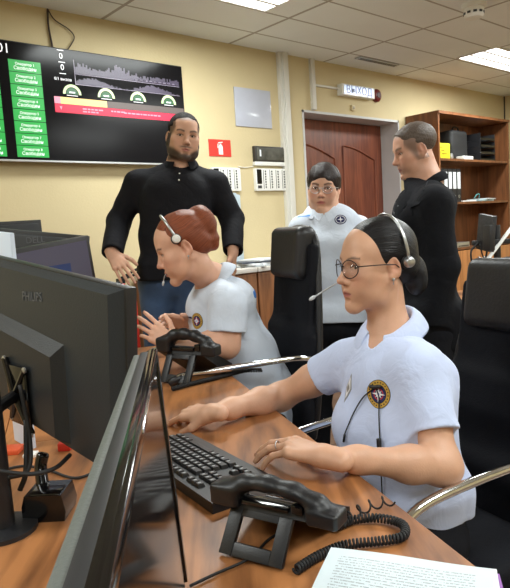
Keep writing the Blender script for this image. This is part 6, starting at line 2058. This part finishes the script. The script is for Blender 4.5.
def sheet_stack(a, b_, c, z0, h, name, label, m_, group=None, rot=0.0):
    """a, b_: far corners (left, right); c: near-left corner"""
    a, b_, c = [np.array(v, float) for v in (a, b_, c)]
    x = b_ - a; w = np.linalg.norm(x[:2]); x = np.array([x[0], x[1], 0]) / w
    x0_ = x; rr_ = math.radians(rot); x = np.array([x[0] * math.cos(rr_) - x[1] * math.sin(rr_), x[0] * math.sin(rr_) + x[1] * math.cos(rr_), 0])
    y = np.array([-x[1], x[0], 0])
    if y @ (c - a) > 0: y = -y
    l = .297 if w < .26 else .21
    vs = []; NX = 6
    bow = lambda t: .0015 * math.sin(t * 5)
    P = lambda s_, t, z: a * [1, 1, 0] + x * (s_ * w) - y * (-1) * (-(t) * l) * (-1) + UPV * z
    me = bpy.data.meshes.new(name)
    V_ = []; U_ = []; F_ = []
    n = 8
    for zz in (z0 + h, z0):
        for j in range(n + 1):
            for i in range(n + 1):
                s_, t = i / n, j / n
                p_ = a * [1, 1, 0] + x * (s_ * w) - y * (t * l)
                V_.append(p_ + UPV * (zz + (bow(s_ + t) + .004 * max(0, s_ - .7) if zz > z0 else 0))); U_.append((s_, 1 - t))
    m1 = (n + 1) ** 2
    for j in range(n):
        for i in range(n):
            q = j * (n + 1) + i
            F_.append((q, q + n + 1, q + n + 2, q + 1)); F_.append((m1 + q, m1 + q + 1, m1 + q + n + 2, m1 + q + n + 1))
    ring = [i for i in range(n + 1)] + [(j) * (n + 1) + n for j in range(1, n + 1)] + [n * (n + 1) + i for i in range(n - 1, -1, -1)] + [j * (n + 1) for j in range(n - 1, 0, -1)]
    for i in range(len(ring)):
        q, q2 = ring[i], ring[(i + 1) % len(ring)]; F_.append((q, q2, m1 + q2, m1 + q))
    me.from_pydata([tuple(v) for v in V_], [], F_); me.materials.append(m_)
    uvl = me.uv_layers.new()
    for lp in me.loops: uvl.data[lp.index].uv = U_[lp.vertex_index]
    me.update()
    o = bpy.data.objects.new(name, me); COL.objects.link(o); tag(o, label, 'papers', group)
    return o


Rp_ = None
far_l = onZ(331, 546, ZD + .035); far_r = onZ(499, 557, ZD + .035); near_l = onZ(292, 590, ZD + .035)
sheet_stack(far_l + (far_l - far_r) * .0, far_r, near_l, ZD + .0005, .010, 'document_folder', 'purple plastic folder at the bottom of the paper pile in front', mat('purple_folder', (146, 92, 170), .4), 'documents on the front desk')
sheet_stack(far_l + (far_l - far_r) * .02, far_r - (far_r - far_l) * .02, near_l, ZD + .0112, .013, 'paper_stack', 'thick white paper stack in the pile in front, under the printed sheets', MT['paper'], 'documents on the front desk', -3)
sheet_stack(far_l, far_r - (far_r - far_l) * .04, near_l, ZD + .0250, .008, 'printed_sheets', 'printed sheets with lines of text on top of the pile in front', M_TXT, 'documents on the front desk', -7)

# ------------------------------------------------------------------ things in the right background: a second desk with a monitor on a pole
rd = base_empty('side_desk', at(500, 300, 4.0) * [1, 1, 0]); tag(rd, 'side desk behind the right-hand chair carrying a monitor pole', 'desk')
DC = at(520, 262, 3.9); zt = DC[2] - .02
b = MB(); b.box(np.array([DC[0], DC[1], .72]), (.9, .6, .025), np.stack([CR, CF, UPV], 1), .003); keep_parent(b.build('worktop', M_DESK, None), rd)
for s_ in (-1, 1):
    b = MB(); b.box(np.array([DC[0], DC[1], .354]) + CR * s_ * .40, (.022, .5, .708), np.stack([CR, CF, UPV], 1)); keep_parent(b.build('side_panel', M_DESK, None), rd)
Rc_ = np.stack([CR, CF, UPV], 1)
mp_ = base_empty('monitor_mount', np.array([DC[0], DC[1], .7325])); tag(mp_, 'black monitor pole with horizontal bar on the side desk', 'monitor mount')
pp = at(497, 240, 3.85); p0 = np.array([pp[0], pp[1], .7325])
b = MB(); b.lathe([(.08, 0), (.08, .012), (.022, .016), (.022, at(497, 225, 3.85)[2] - .7325)], p0, None, 20); keep_parent(b.build('pole', MT['black_plastic'], None), mp_)
b = MB(); z_ = at(490, 242, 3.85)[2]; b.box(np.array([pp[0], pp[1], z_]) - CF * .03, (.34, .03, .03), Rc_, .004); keep_parent(b.build('cross_bar', MT['black_plastic'], None), mp_)
b = MB(); b.tube(spline([at(478, 243, 3.8), at(471, 252, 3.8), at(474, 266, 3.8), at(484, 262, 3.8), at(488, 246, 3.8)], 8), .006, 6); b.tube(spline([at(480, 244, 3.78), at(484, 258, 3.78), at(494, 264, 3.78)], 8), .005, 6); keep_parent(b.build('cable', MT['rubber'], None, True), mp_)
# monitor seen obliquely, dark speckled back
q0 = at(480.5, 214, 3.82); q1 = at(495.5, 219, 3.70)
mo = base_empty('monitor', p0); tag(mo, 'black ribbed monitor tilted on the pole before the bookcase', 'monitor')
xq = (q1 - q0); xq[2] = 0; wq = np.linalg.norm(xq); xq /= wq
yq = np.cross(UPV, xq); Rq = np.stack([xq, yq, UPV], 1)
sk = np.array([[1, 0, -.12], [0, 1, 0], [0, 0, 1]])
b = MB(); b.box(lerp(q0, q1, .5) - UPV * .10 - CR * .012, (wq, .03, .22), Rq @ np.array([[math.cos(.16), 0, math.sin(.16)], [0, 1, 0], [-math.sin(.16), 0, math.cos(.16)]]), .004); keep_parent(b.build('shell', mat('ribbed_black', (40, 41, 44), .5, noise=.5, nscale=60), None), mo)
b = MB(); b.box(lerp(q0, q1, .8) - UPV * .12 - yq * .03, (wq * .5, .04, .16), Rq, .01); keep_parent(b.build('rear_housing', MT['black_plastic'], None), mo)
wb_ = MB(); wb_.tube([at(484, 264, 3.80), at(513, 226, 3.80)], .016, 8, flat=(1.4, .5)); tag(wb_.build('slanting_bar', MT['white_plastic'], None), 'white slanting bar across the black monitor pole', 'lamp arm')  # plain white flattened bar leaning across the pole
